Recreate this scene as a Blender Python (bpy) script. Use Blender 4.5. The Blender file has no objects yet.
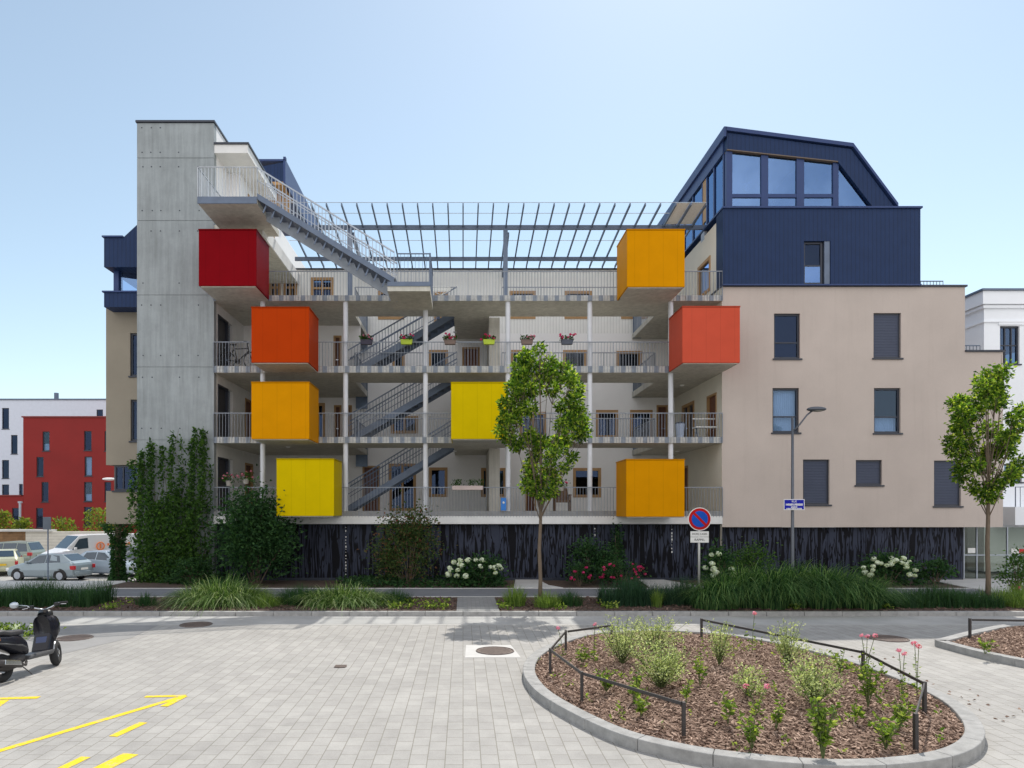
import bpy, math, random
from mathutils import Vector, Matrix
R = math.radians
rnd = random.Random(7)
S = bpy.context.scene
COL = S.collection
H = 2.8; F = 683.0; CX = 463.0; CY = 510.0
def wx(px, Y): return (px - CX) * Y / F
def wz(py, Y): return H + (CY - py) * Y / F
def gp(px, py, z=0.0):
    Y = (H - z) * F / (py - CY); return wx(px, Y), Y

# ------------------------------------------------------------------ materials
MATS = {}
def nodes(name):
    m = bpy.data.materials.new(name); m.use_nodes = True
    nt = m.node_tree; b = nt.nodes['Principled BSDF']
    return m, nt, b
def coords(nt, scale=(1, 1, 1), rot=(0, 0, 0)):
    t = nt.nodes.new('ShaderNodeTexCoord'); mp = nt.nodes.new('ShaderNodeMapping')
    mp.inputs['Scale'].default_value = scale; mp.inputs['Rotation'].default_value = rot
    nt.links.new(t.outputs['Object'], mp.inputs['Vector']); return mp.outputs['Vector']
def noise(nt, vec, scale, detail=4, rough=.6):
    n = nt.nodes.new('ShaderNodeTexNoise'); n.inputs['Scale'].default_value = scale
    n.inputs['Detail'].default_value = detail; n.inputs['Roughness'].default_value = rough
    nt.links.new(vec, n.inputs['Vector']); return n.outputs['Fac']
def ramp(nt, fac, stops):
    r = nt.nodes.new('ShaderNodeValToRGB'); e = r.color_ramp.elements
    while len(e) < len(stops): e.new(.5)
    for i, (p, c) in enumerate(stops):
        e[i].position = p; e[i].color = (*c, 1) if len(c) == 3 else c
    nt.links.new(fac, r.inputs['Fac']); return r.outputs['Color']
def mixc(nt, a, b, fac, mode='MIX'):
    n = nt.nodes.new('ShaderNodeMix'); n.data_type = 'RGBA'; n.blend_type = mode
    for s, v in ((n.inputs[6], a), (n.inputs[7], b)):
        if isinstance(v, tuple): s.default_value = (*v, 1)
        else: nt.links.new(v, s)
    if isinstance(fac, (int, float)): n.inputs[0].default_value = fac
    else: nt.links.new(fac, n.inputs[0])
    return n.outputs[2]
def bump(nt, b, h, strength=.3, dist=.02):
    n = nt.nodes.new('ShaderNodeBump'); n.inputs['Strength'].default_value = strength
    n.inputs['Distance'].default_value = dist
    nt.links.new(h, n.inputs['Height']); nt.links.new(n.outputs['Normal'], b.inputs['Normal'])
def sc(c, k): return tuple(min(1, v * k) for v in c)
def M(name, col, rough=.6, metal=0., var=.12, vs=3., fine=60., bs=.08, spec=.5, aniso=(1, 1, 1)):
    """painted / plastered / stone surface: slow mottling plus fine grain"""
    if name in MATS: return MATS[name]
    m, nt, b = nodes(name); v = coords(nt, aniso)
    n1 = noise(nt, v, vs, 5); c = ramp(nt, n1, [(.3, sc(col, 1 - var)), (.7, sc(col, 1 + var))])
    n2 = noise(nt, v, fine, 3)
    c = mixc(nt, c, ramp(nt, n2, [(.3, (1 - var,) * 3), (.7, (1, 1, 1))]), .6, 'MULTIPLY')
    nt.links.new(c, b.inputs['Base Color'])
    b.inputs['Roughness'].default_value = rough; b.inputs['Metallic'].default_value = metal
    b.inputs['Specular IOR Level'].default_value = spec
    if bs: bump(nt, b, n2, bs, .01)
    MATS[name] = m; return m
def M_rib(name, col, period, rough=.45, axis='X', var=.1, depth=.6, dist=.012, spec=.5):
    """profiled sheet: ribs every `period` metres"""
    if name in MATS: return MATS[name]
    m, nt, b = nodes(name); v = coords(nt)
    w = nt.nodes.new('ShaderNodeTexWave'); w.wave_type = 'BANDS'; w.bands_direction = axis
    w.inputs['Scale'].default_value = math.pi / 10 / period
    nt.links.new(v, w.inputs['Vector'])
    n1 = noise(nt, v, 2, 4); c = ramp(nt, n1, [(.3, sc(col, 1 - var)), (.7, sc(col, 1 + var))])
    seam = ramp(nt, w.outputs['Fac'], [(0, (.72,) * 3), (.12, (1, 1, 1))])
    c = mixc(nt, c, seam, 1, 'MULTIPLY'); nt.links.new(c, b.inputs['Base Color'])
    b.inputs['Roughness'].default_value = rough; b.inputs['Specular IOR Level'].default_value = spec
    bump(nt, b, ramp(nt, w.outputs['Fac'], [(0, (0,) * 3), (.25, (1,) * 3)]), depth, dist)
    MATS[name] = m; return m
def M_glass(name, tint=(.02, .035, .06), refl=.35, blend=.35, gcol=(.85, .92, 1)):
    if name in MATS: return MATS[name]
    m, nt, b = nodes(name); out = nt.nodes['Material Output']
    tr = nt.nodes.new('ShaderNodeBsdfTransparent'); gl = nt.nodes.new('ShaderNodeBsdfGlossy')
    tr.inputs['Color'].default_value = (*tint, 1); gl.inputs['Roughness'].default_value = .02
    gl.inputs['Color'].default_value = (*gcol, 1)
    fr = nt.nodes.new('ShaderNodeLayerWeight'); fr.inputs['Blend'].default_value = blend
    mr = nt.nodes.new('ShaderNodeMapRange'); mr.inputs['To Min'].default_value = refl; mr.inputs['To Max'].default_value = 1
    nt.links.new(fr.outputs['Fresnel'], mr.inputs['Value'])
    mx = nt.nodes.new('ShaderNodeMixShader')
    nt.links.new(mr.outputs[0], mx.inputs[0]); nt.links.new(tr.outputs[0], mx.inputs[1]); nt.links.new(gl.outputs[0], mx.inputs[2])
    nt.links.new(mx.outputs[0], out.inputs['Surface']); MATS[name] = m; return m
def M_leaf(name, dark, light, trans=.35, rough=.5, hue=None):
    """every leaf (mesh island) has its own tone between dark and light"""
    if name in MATS: return MATS[name]
    m, nt, b = nodes(name); out = nt.nodes['Material Output']
    g = nt.nodes.new('ShaderNodeNewGeometry')
    stops = [(0, dark), (.6, tuple((a + c) / 2 for a, c in zip(dark, light))), (1, light)]
    if hue: stops = [(0, dark), (.45, tuple((a + c) / 2 for a, c in zip(dark, light))), (.72, light), (1, hue)]
    c = ramp(nt, g.outputs['Random Per Island'], stops)
    nt.links.new(c, b.inputs['Base Color']); b.inputs['Roughness'].default_value = rough
    b.inputs['Specular IOR Level'].default_value = .16
    t = nt.nodes.new('ShaderNodeBsdfTranslucent')
    c2 = mixc(nt, c, (1.0, 1.0, .35), .45, 'MULTIPLY'); c2 = mixc(nt, c2, (1.8, 1.8, 1.3), 1, 'MULTIPLY')
    nt.links.new(c2, t.inputs['Color'])
    mx = nt.nodes.new('ShaderNodeMixShader'); mx.inputs[0].default_value = trans
    nt.links.new(b.outputs[0], mx.inputs[1]); nt.links.new(t.outputs[0], mx.inputs[2])
    nt.links.new(mx.outputs[0], out.inputs['Surface']); MATS[name] = m; return m
def M_pavers(name, c1, c2, mortar, bw=.3, rh=.2, rot=90, ms=.006, stain=.12):
    m, nt, b = nodes(name); v = coords(nt, (1, 1, 1), (0, 0, R(rot)))
    br = nt.nodes.new('ShaderNodeTexBrick'); br.inputs['Scale'].default_value = 1
    br.inputs['Brick Width'].default_value = bw; br.inputs['Row Height'].default_value = rh
    br.inputs['Mortar Size'].default_value = ms; br.inputs['Mortar Smooth'].default_value = .2
    br.inputs['Color1'].default_value = (*c1, 1); br.inputs['Color2'].default_value = (*c2, 1); br.inputs['Mortar'].default_value = (*mortar, 1)
    br.inputs['Bias'].default_value = 0.0
    nt.links.new(v, br.inputs['Vector'])
    n1 = noise(nt, v, .35, 6, .65); n2 = noise(nt, v, 90, 3); n3 = noise(nt, v, 3.2, 5)
    c = mixc(nt, br.outputs['Color'], ramp(nt, n1, [(.3, (1 - stain * 1.6,) * 3), (.65, (1, 1, 1))]), 1, 'MULTIPLY')
    c = mixc(nt, c, ramp(nt, n3, [(.3, (1 - stain,) * 3), (.6, (1, 1, 1))]), 1, 'MULTIPLY')
    c = mixc(nt, c, ramp(nt, n2, [(.35, (.86,) * 3), (.65, (1, 1, 1))]), 1, 'MULTIPLY')
    nt.links.new(c, b.inputs['Base Color']); b.inputs['Roughness'].default_value = .85
    b.inputs['Specular IOR Level'].default_value = .25
    inv = nt.nodes.new('ShaderNodeMath'); inv.operation = 'SUBTRACT'; inv.inputs[0].default_value = 1
    nt.links.new(br.outputs['Fac'], inv.inputs[1]); bump(nt, b, inv.outputs[0], .5, .006)
    MATS[name] = m; return m
def M_concrete(name, col):
    """board-marked cast concrete with drips and blotches"""
    m, nt, b = nodes(name); v = coords(nt); vv = coords(nt, (3.2, 3.2, .22))
    n1 = noise(nt, v, .9, 6, .7); n2 = noise(nt, vv, 1.6, 5, .7); n3 = noise(nt, v, 55, 3)
    c = ramp(nt, n1, [(.25, sc(col, .8)), (.75, sc(col, 1.15))])
    c = mixc(nt, c, ramp(nt, n2, [(.3, (.70, .70, .69)), (.62, (1, 1, 1))]), .85, 'MULTIPLY')
    c = mixc(nt, c, ramp(nt, n3, [(.3, (.88,) * 3), (.6, (1, 1, 1))]), 1, 'MULTIPLY')
    nt.links.new(c, b.inputs['Base Color']); b.inputs['Roughness'].default_value = .8
    bump(nt, b, n3, .15, .01); MATS[name] = m; return m
def M_screen(name):
    """dark perforated metal cladding with a wood of cut-out trunks"""
    m, nt, b = nodes(name); v = coords(nt, (1.9, 1, .17)); v2 = coords(nt, (3.6, 1, .42)); v0 = coords(nt)
    n1 = noise(nt, v, 2.2, 1.6, .5); n2 = noise(nt, v2, 2.1, 2, .5)
    a = ramp(nt, n1, [(.44, (0, 0, 0)), (.455, (1, 1, 1)), (.50, (1, 1, 1)), (.515, (0, 0, 0)), (.60, (0, 0, 0)), (.615, (1, 1, 1))])
    a2 = ramp(nt, n2, [(.485, (0, 0, 0)), (.495, (1, 1, 1)), (.535, (1, 1, 1)), (.545, (0, 0, 0))])
    al = mixc(nt, a, a2, 1, 'ADD')
    base = ramp(nt, noise(nt, v0, 1.2, 4), [(.3, (.030, .036, .058)), (.7, (.046, .053, .080))])
    c = mixc(nt, base, (.004, .004, .007), al); b.inputs['Specular IOR Level'].default_value = .15
    nt.links.new(c, b.inputs['Base Color']); b.inputs['Roughness'].default_value = .6
    bump(nt, b, al, -.6, .02); MATS[name] = m; return m

concrete = M_concrete('concrete_cast', (.345, .38, .395))
soffit = M_concrete('concrete_soffit', (.64, .62, .55))
slabedge = M('slab_edge', (.62, .64, .66), .7, var=.15, vs=6)
def M_plaster(name, col):
    m, nt, b = nodes(name); v = coords(nt); vv = coords(nt, (2.6, 2.6, .16))
    c = ramp(nt, noise(nt, v, .45, 6, .65), [(.3, sc(col, .93)), (.7, sc(col, 1.06))])
    c = mixc(nt, c, ramp(nt, noise(nt, vv, 2.2, 5, .7), [(.30, (.86, .85, .84)), (.48, (1, 1, 1))]), .28, 'MULTIPLY')
    n2 = noise(nt, v, 38, 4); c = mixc(nt, c, ramp(nt, n2, [(.3, (.90,) * 3), (.62, (1, 1, 1))]), 1, 'MULTIPLY')
    nt.links.new(c, b.inputs['Base Color']); b.inputs['Roughness'].default_value = .92; b.inputs['Specular IOR Level'].default_value = .2
    bump(nt, b, n2, .4, .012); MATS[name] = m; return m
plaster = M_plaster('plaster_rose_grey', (.53, .46, .415))
plaster_l = M('plaster_khaki', (.27, .24, .19), .9, var=.06, vs=.8, fine=45, bs=.3)
white_w = M('plaster_white', (.86, .85, .85), .85, var=.04, vs=.7, fine=40, bs=.15)
white_l = M('concrete_light', (.74, .74, .73), .8, var=.08, vs=1.5)
cream = M('plaster_cream', (.72, .69, .60), .85, var=.05, vs=.8)
siding = M_rib('siding_white', (.82, .82, .80), .14, .6, var=.04, depth=.4)
navy = M_rib('navy_ribbed', (.012, .031, .092), .16, .5, var=.08, depth=.5, dist=.015, spec=.2)
navy_s = M('navy_smooth', (.028, .055, .16), .42, var=.08, spec=.3)
frame_d = M('frame_dark', (.022, .028, .045), .4, var=.08)
timber = M('timber_frame', (.42, .25, .11), .6, var=.15, vs=6, aniso=(8, 8, .6))
door_b = M_rib('door_brown', (.13, .045, .022), .13, .55, var=.15)
door_d = M('door_dark', (.03, .03, .035), .4)
steel = M('steel_blue_grey', (.12, .155, .22), .45, .3, var=.12)
steel_l = M('steel_light', (.40, .44, .50), .45, .3, var=.1)
steel_col = M('column_white', (.66, .68, .72), .5, var=.05)
panel_b = M('panel_blue_grey', (.10, .14, .21), .3, .3, var=.15)
glass = M_glass('glass_window', (.36, .43, .52), .055, blend=.1, gcol=(.34, .47, .78)); glass_c = M_glass('glass_clear', (.70, .78, .88), .04, blend=.1, gcol=(.6, .8, 1))
glass_r = M_glass('glass_roof', (.93, .96, .97), .0, blend=.04)
glass_p = M_glass('glass_penthouse', (.30, .42, .60), .36, blend=.2, gcol=(.34, .55, .92))
shutter = M_rib('roller_shutter', (.045, .058, .10), .06, .5, 'Z', var=.05, depth=.8)
curtain = M('curtain_white', (.75, .78, .80), .9, var=.08, vs=8, aniso=(6, 1, .3))
asphalt = M('asphalt', (.40, .39, .375), .9, var=.18, vs=.8, fine=120, bs=.3)
paving = M_pavers('pavers_square', (.40, .385, .365), (.455, .44, .415), (.285, .27, .235))
paving2 = M_pavers('pavers_path', (.30, .30, .30), (.36, .35, .34), (.2, .2, .19), .24, .12, 0)
kerbm = M('granite_kerb', (.33, .325, .315), .8, var=.22, vs=6, fine=110, bs=.4)
conc_flat = M('concrete_flag', (.52, .51, .49), .85, var=.1, vs=1.5)
soil = M('soil_mulch', (.085, .055, .04), .95, var=.35, vs=5, fine=50, bs=.9)
mulchm = M('bark_mulch', (.22, .14, .10), .95, var=.4, vs=9, fine=60, bs=1.0)
earth = M('ground_far', (.30, .29, .27), .95, var=.12, vs=.4)
def M_worn(name, col, under):
    m, nt, b = nodes(name); v = coords(nt); n1 = noise(nt, v, 9, 6, .75); n2 = noise(nt, v, 60, 3)
    c = mixc(nt, col, under, ramp(nt, n1, [(.54, (0, 0, 0)), (.66, (.85, .85, .85))])); c = mixc(nt, c, ramp(nt, n2, [(.3, (.82,) * 3), (.6, (1, 1, 1))]), 1, 'MULTIPLY')
    nt.links.new(c, b.inputs['Base Color']); b.inputs['Roughness'].default_value = .8; b.inputs['Specular IOR Level'].default_value = .2; MATS[name] = m; return m
yellowp = M_worn('paint_yellow', (.78, .56, .03), (.46, .43, .36))
whitep = M('paint_white', (.74, .74, .72), .7, var=.1, vs=5)
iron = M('cast_iron', (.16, .125, .11), .6, .3, var=.25, vs=12)
darksteel = M('dark_steel', (.060, .055, .055), .5, .4, var=.2)
black = M('black_plastic', (.012, .012, .014), .45, var=.2)
rubber = M('rubber', (.018, .018, .019), .8, var=.2)
chrome = M('chrome', (.55, .56, .58), .18, 1.0, var=.05, bs=0)
screenm = M_screen('cut_out_screen')
L_tree = M_leaf('leaf_tree', (.014, .050, .010), (.15, .27, .030), .5, hue=(.46, .54, .08))
L_dark = M_leaf('leaf_dark', (.011, .040, .016), (.065, .145, .048), .36)
L_vine = M_leaf('leaf_vine', (.016, .052, .015), (.095, .19, .038), .4)
L_red = M_leaf('leaf_reddish', (.026, .055, .018), (.08, .13, .035), .3, hue=(.17, .06, .045))
L_grassd = M_leaf('grass_dark', (.018, .055, .024), (.06, .13, .045), .35)
L_grassl = M_leaf('grass_light', (.08, .15, .030), (.26, .36, .09), .42)
L_blue = M_leaf('grass_bluish', (.016, .05, .03), (.05, .11, .055), .33)
L_pale = M_leaf('leaf_pale', (.18, .24, .10), (.46, .52, .28), .42, hue=(.70, .74, .50))
L_lime = M_leaf('leaf_lime', (.05, .10, .015), (.22, .32, .05), .42, hue=(.40, .46, .12))
L_yel = M_leaf('leaf_yellowish', (.08, .12, .02), (.24, .28, .05), .4)
bark = M('bark', (.16, .12, .085), .9, var=.25, vs=8, fine=50, bs=.6, aniso=(3, 3, .6))
stemg = M('stem_green', (.10, .13, .04), .8, var=.2)
petal_w = M_leaf('petal_white', (.55, .62, .52), (.82, .85, .78), .3)
petal_p = M_leaf('petal_pink', (.50, .12, .24), (.80, .36, .50), .3)
petal_r = M_leaf('petal_red', (.50, .015, .12), (.76, .07, .26), .3)

# ------------------------------------------------------------------ mesh builder
class MB:
    def __init__(s): s.v = []; s.f = []
    def add(s, vs, fs):
        o = len(s.v); s.v += [tuple(p) for p in vs]; s.f += [tuple(i + o for i in f) for f in fs]; return s
    def box(s, x0, x1, y0, y1, z0, z1):
        return s.add([(x0, y0, z0), (x1, y0, z0), (x1, y1, z0), (x0, y1, z0), (x0, y0, z1), (x1, y0, z1), (x1, y1, z1), (x0, y1, z1)],
                     [(3, 2, 1, 0), (4, 5, 6, 7), (0, 1, 5, 4), (1, 2, 6, 5), (2, 3, 7, 6), (3, 0, 4, 7)])
    def quad(s, a, b, c, d): return s.add([a, b, c, d], [(0, 1, 2, 3)])
    def tube(s, pts, r, n=8, cap=True):
        pts = [Vector(p) for p in pts]; rs = r if isinstance(r, (list, tuple)) else [r] * len(pts)
        o = len(s.v); prev = None
        for i, p in enumerate(pts):
            d = (pts[min(i + 1, len(pts) - 1)] - pts[max(i - 1, 0)])
            if d.length < 1e-9: d = Vector((0, 0, 1))
            d.normalize()
            if prev is None:
                a = Vector((0, 0, 1)) if abs(d.z) < .9 else Vector((1, 0, 0)); u = d.cross(a).normalized()
            else:
                u = prev - d * prev.dot(d)
                u = u.normalized() if u.length > 1e-6 else d.orthogonal().normalized()
            prev = u; w = d.cross(u)
            for k in range(n):
                t = 2 * math.pi * k / n
                s.v.append(tuple(p + (u * math.cos(t) + w * math.sin(t)) * rs[i]))
        for i in range(len(pts) - 1):
            for k in range(n):
                a = o + i * n + k; b = o + i * n + (k + 1) % n
                s.f.append((a, b, b + n, a + n))
        if cap:
            s.f.append(tuple(o + k for k in reversed(range(n)))); e = o + (len(pts) - 1) * n
            s.f.append(tuple(e + k for k in range(n)))
        return s
    def bar(s, p0, p1, w, h):
        """rectangular bar from p0 to p1, w across (horizontal), h upright"""
        a = Vector(p0); b = Vector(p1); d = (b - a).normalized()
        up = Vector((0, 0, 1)) if abs(d.z) < .98 else Vector((0, 1, 0))
        u = d.cross(up).normalized() * w / 2; q = u.cross(d).normalized() * h / 2
        vs = []
        for p in (a, b): vs += [p - u - q, p + u - q, p + u + q, p - u + q]
        return s.add(vs, [(3, 2, 1, 0), (4, 5, 6, 7), (0, 1, 5, 4), (1, 2, 6, 5), (2, 3, 7, 6), (3, 0, 4, 7)])
    def prism(s, poly, f):
        """poly: 2D outline, f(a,b,t) -> 3D, t in 0..1"""
        n = len(poly); vs = [f(a, b, 0) for a, b in poly] + [f(a, b, 1) for a, b in poly]
        return s.add(vs, [tuple(reversed(range(n))), tuple(range(n, 2 * n))] + [(i, (i + 1) % n, n + (i + 1) % n, n + i) for i in range(n)])
    def cyl(s, c, ax, r, h, n=20):
        c = Vector(c); ax = Vector(ax).normalized()
        return s.tube([c - ax * h / 2, c + ax * h / 2], r, n)
    def ball(s, c, r, n=10, m=7, sx=1, sy=1, sz=1):
        o = len(s.v)
        for i in range(m + 1):
            t = math.pi * i / m
            for k in range(n):
                a = 2 * math.pi * k / n
                s.v.append((c[0] + sx * r * math.sin(t) * math.cos(a), c[1] + sy * r * math.sin(t) * math.sin(a), c[2] + sz * r * math.cos(t)))
        for i in range(m):
            for k in range(n):
                a = o + i * n + k; b = o + i * n + (k + 1) % n
                s.f.append((a, b, b + n, a + n))
        return s
    def ring(s, c, ax, R_, r, n=28, m=8):
        c = Vector(c); ax = Vector(ax).normalized(); u = ax.orthogonal().normalized(); w = ax.cross(u); o = len(s.v)
        for i in range(n):
            t = 2 * math.pi * i / n; d = u * math.cos(t) + w * math.sin(t)
            for k in range(m):
                q = 2 * math.pi * k / m
                s.v.append(tuple(c + d * (R_ + r * math.cos(q)) + ax * r * math.sin(q)))
        for i in range(n):
            for k in range(m):
                s.f.append((o + i * m + k, o + ((i + 1) % n) * m + k, o + ((i + 1) % n) * m + (k + 1) % m, o + i * m + (k + 1) % m))
        return s
    def leaf(s, p, d, size, w=.5, fold=.15):
        d = d.normalized(); u = d.cross(Vector((rnd.uniform(-1, 1), rnd.uniform(-1, 1), rnd.uniform(-1, 1))))
        u = u.normalized() if u.length > 1e-4 else d.orthogonal().normalized()
        q = d.cross(u); h = size * w / 2
        a = p; b = p + d * size * .5 + u * h + q * size * fold; c = p + d * size; e = p + d * size * .5 - u * h + q * size * fold
        return s.add([a, b, c, e], [(0, 1, 2, 3)])
    def blade(s, p, ang, h, out, w, segs=4, droop=.45):
        dx, dy = math.cos(ang), math.sin(ang); px, py = -dy * w / 2, dx * w / 2; o = len(s.v)
        for i in range(segs + 1):
            t = i / segs; k = 1 - t ** 1.6 * .95
            x = p[0] + dx * out * t * t; y = p[1] + dy * out * t * t; z = p[2] + h * (t * 1.15 - .15 * t * t) - out * droop * t ** 3.0
            s.v += [(x - px * k, y - py * k, z), (x + px * k, y + py * k, z)]
        for i in range(segs):
            a = o + 2 * i; s.f.append((a, a + 1, a + 3, a + 2))
        return s
    def build(s, name, mat, parent=None, smooth=False, bevel=0, mats=None):
        me = bpy.data.meshes.new(name); me.from_pydata(s.v, [], s.f); me.update()
        if mat: me.materials.append(mat)
        if smooth: me.polygons.foreach_set('use_smooth', [True] * len(me.polygons))
        o = bpy.data.objects.new(name, me); COL.objects.link(o)
        if parent: o.parent = parent
        if bevel:
            b = o.modifiers.new('bevel', 'BEVEL'); b.width = bevel; b.segments = 2; b.limit_method = 'ANGLE'; b.angle_limit = R(35)
        return o
def tag(o, label=None, cat=None, group=None, kind=None):
    if label: o['label'] = label
    if cat: o['category'] = cat
    if group: o['group'] = group
    if kind: o['kind'] = kind
    return o
def thing(name, label, cat, loc=(0, 0, 0), rz=0, group=None):
    o = bpy.data.objects.new(name, None); COL.objects.link(o); o.location = loc; o.rotation_euler = (0, 0, rz)
    o.empty_display_size = .2
    return tag(o, label, cat, group)
def struct(name, mb, mat, **k):
    return tag(mb.build(name, mat, **k), kind='structure')
def copy_child(o, parent):
    c = o.copy(); COL.objects.link(c); c.parent = parent
    for ch in list(o.children): copy_child(ch, c)
    return c
def copy_thing(o, loc, rz, label):
    c = o.copy(); COL.objects.link(c); c.location = loc; c.rotation_euler = (0, 0, rz); c['label'] = label
    for ch in list(o.children): copy_child(ch, c)
    return c
def smooth_loop(pts, n=6):
    out = []; N = len(pts)
    for i in range(N):
        p0, p1, p2, p3 = (Vector(pts[(i + k - 1) % N]) for k in range(4))
        for j in range(n):
            t = j / n
            out.append(tuple(.5 * ((2 * p1) + (p2 - p0) * t + (2 * p0 - 5 * p1 + 4 * p2 - p3) * t * t + (3 * p1 - p0 - 3 * p2 + p3) * t ** 3)))
    return out
def text_mesh(name, body, size, mat, parent, M4):
    cu = bpy.data.curves.new(name, 'FONT'); cu.body = body; cu.size = size; cu.align_x = 'CENTER'; cu.align_y = 'CENTER'; cu.extrude = .001
    t = bpy.data.objects.new(name, cu); me = bpy.data.meshes.new_from_object(t); bpy.data.objects.remove(t); bpy.data.curves.remove(cu)
    me.materials.clear(); me.materials.append(mat); me.transform(M4)
    o = bpy.data.objects.new(name, me); COL.objects.link(o); o.parent = parent; return o
FRONT = Matrix.Rotation(R(90), 4, 'X')            # text standing upright, read from -Y

def part(mb, name, mat, root, **k):
    """child of a thing whose mesh is given in world coordinates"""
    o = mb.build(name, mat, root, **k); o.matrix_parent_inverse = Matrix.Translation(-root.location); return o

# ------------------------------------------------------------------ camera, light, sky
cam = bpy.data.cameras.new('camera'); camo = bpy.data.objects.new('camera', cam); COL.objects.link(camo)
camo.location = (0, 0, H); camo.rotation_euler = (R(90), 0, 0)
cam.sensor_width = 36; cam.lens = 36 * F / 1024
cam.shift_x = (512 - CX) / 1024; cam.shift_y = (CY - 384) / 1024
cam.clip_end = 3000; cam.clip_start = .1
S.camera = camo
EL, AZ = R(55), R(20)
W = bpy.data.worlds.new('World'); S.world = W; W.use_nodes = True
nt = W.node_tree; sky = nt.nodes.new('ShaderNodeTexSky'); sky.sky_type = 'NISHITA'; sky.sun_disc = False
sky.sun_elevation = EL; sky.sun_rotation = AZ; sky.air_density = 1.0; sky.dust_density = .4; sky.ozone_density = 1.0; sky.altitude = 140
gm = nt.nodes.new('ShaderNodeGamma'); gm.inputs[1].default_value = .92      # milky, even summer sky
hs = nt.nodes.new('ShaderNodeHueSaturation'); hs.inputs['Saturation'].default_value = .80; hs.inputs['Value'].default_value = .90
nt.links.new(sky.outputs[0], gm.inputs[0]); nt.links.new(gm.outputs[0], hs.inputs['Color']); # cloud bank added out of view, opposite the sun, to light the shaded facade
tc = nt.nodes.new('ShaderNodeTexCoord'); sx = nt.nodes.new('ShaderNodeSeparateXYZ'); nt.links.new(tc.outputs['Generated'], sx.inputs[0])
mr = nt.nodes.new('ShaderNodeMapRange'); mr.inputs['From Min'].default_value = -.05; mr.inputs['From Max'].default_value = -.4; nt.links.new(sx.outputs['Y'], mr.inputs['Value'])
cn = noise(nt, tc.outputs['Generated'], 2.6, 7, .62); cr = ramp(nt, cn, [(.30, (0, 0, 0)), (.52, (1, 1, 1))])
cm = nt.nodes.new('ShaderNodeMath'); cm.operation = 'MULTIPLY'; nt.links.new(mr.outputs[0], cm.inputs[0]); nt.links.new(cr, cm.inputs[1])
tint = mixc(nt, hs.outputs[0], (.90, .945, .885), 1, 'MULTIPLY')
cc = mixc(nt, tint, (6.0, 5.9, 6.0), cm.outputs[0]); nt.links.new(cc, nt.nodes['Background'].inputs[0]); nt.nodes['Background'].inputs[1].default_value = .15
sun = bpy.data.lights.new('sun', 'SUN'); sun.energy = 2.6; sun.angle = R(.5); sun.color = (1, .95, .87)
suno = bpy.data.objects.new('sun', sun); COL.objects.link(suno)
sd = Vector((math.sin(AZ) * math.cos(EL), math.cos(AZ) * math.cos(EL), math.sin(EL)))
suno.rotation_euler = sd.to_track_quat('Z', 'Y').to_euler(); suno.location = (20, 60, 80)
S.view_settings.view_transform = 'Standard'; S.view_settings.look = 'None'; S.view_settings.gamma = 1
S.view_settings.exposure = 0.72
S.render.engine = 'CYCLES'; S.cycles.max_bounces = 10; S.cycles.diffuse_bounces = 4; S.cycles.transparent_max_bounces = 16
S.cycles.glossy_bounces = 3; S.cycles.transmission_bounces = 4; S.cycles.sample_clamp_indirect = 6
S.cycles.use_denoising = True; S.cycles.caustics_reflective = False; S.cycles.caustics_refractive = False

# ------------------------------------------------------------------ ground and pavings
def ground_z(x, y):
    k = min(1, max(0, (-x - 11.0) / 2.0)); t = min(1, max(0, (y - 26.0) / 8.0))
    return -.85 * k * t
mb = MB()
xs = [-900, -300, -120, -80, -60] + [-50 + 2 * i for i in range(18)] + [-13, -12, -11, -10, 0, 10, 20, 40, 80, 160, 400, 900]
ys = [-200, -60, -20, 0, 10, 18, 24, 26, 28, 30, 32, 34] + [40, 50, 70, 100, 160, 300, 900, 1800]
for y in ys:
    for x in xs: mb.v.append((x, y, ground_z(x, y)))
n = len(xs)
for j in range(len(ys) - 1):
    for i in range(n - 1): mb.f.append((j * n + i, j * n + i + 1, (j + 1) * n + i + 1, (j + 1) * n + i))
struct('ground', mb, earth)
def sheet(name, pts, z, mat):
    m = MB(); m.add([(x, y, z) for x, y in pts], [tuple(range(len(pts)))]); return struct(name, m, mat)
square = sheet('paved_square', [(-45, -12), (45, -12), (45, 16.75), (-45, 16.75)], .004, paving)
road = sheet('road', [(-60, 16.75), (60, 16.75), (60, 18.0), (-60, 18.0)], .004, asphalt)
a = [gp(-250, 640), gp(55, 656), gp(132, 638), gp(150, 628.5)]
sheet('asphalt_patch', [(-45, a[0][1]), a[1], a[2], (a[3][0], 16.74), (-45, 16.74)], .008, M('asphalt_pale', (.27, .265, .26), .9, var=.1, vs=2, fine=120, bs=.2))
mb = MB()
mb.box(-60, 60, 16.55, 16.75, -.02, .0085); struct('gutter_strip', mb, M('gutter', (.40, .39, .37), .85, var=.12, vs=3))
mb = MB()
x = -60.0
while x < 40:
    mb.box(x + .004, x + .996, 18.0, 18.16, -.05, .12); x += 1.0
struct('kerb', mb, kerbm, bevel=.015)
mb = MB(); mb.box(-60, 60, 18.162, 25.98, -.06, .10); mb.box(-12.6, 60, 25.981, 27.2, -.06, .10); struct('verge', mb, soil)
sheet('footpath', [(-60, 21.25), (60, 21.25), (60, 23.35), (-60, 23.35)], .106, M('asphalt_path', (.17, .175, .19), .9, var=.12, vs=1, fine=120, bs=.25))
mb = MB()
x = -60.0
while x < 40:
    mb.box(x + .004, x + .996, 21.15, 21.25, .05, .118); mb.box(x + .004, x + .996, 23.35, 23.45, .05, .125); x += 1.0
struct('path_edging', mb, conc_flat)
sheet('path_crossing', [(wx(457, 19.6), 18.165), (wx(497, 19.6), 18.165), (wx(497, 19.6), 21.15), (wx(457, 19.6), 21.15)], .108, paving2)
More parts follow.
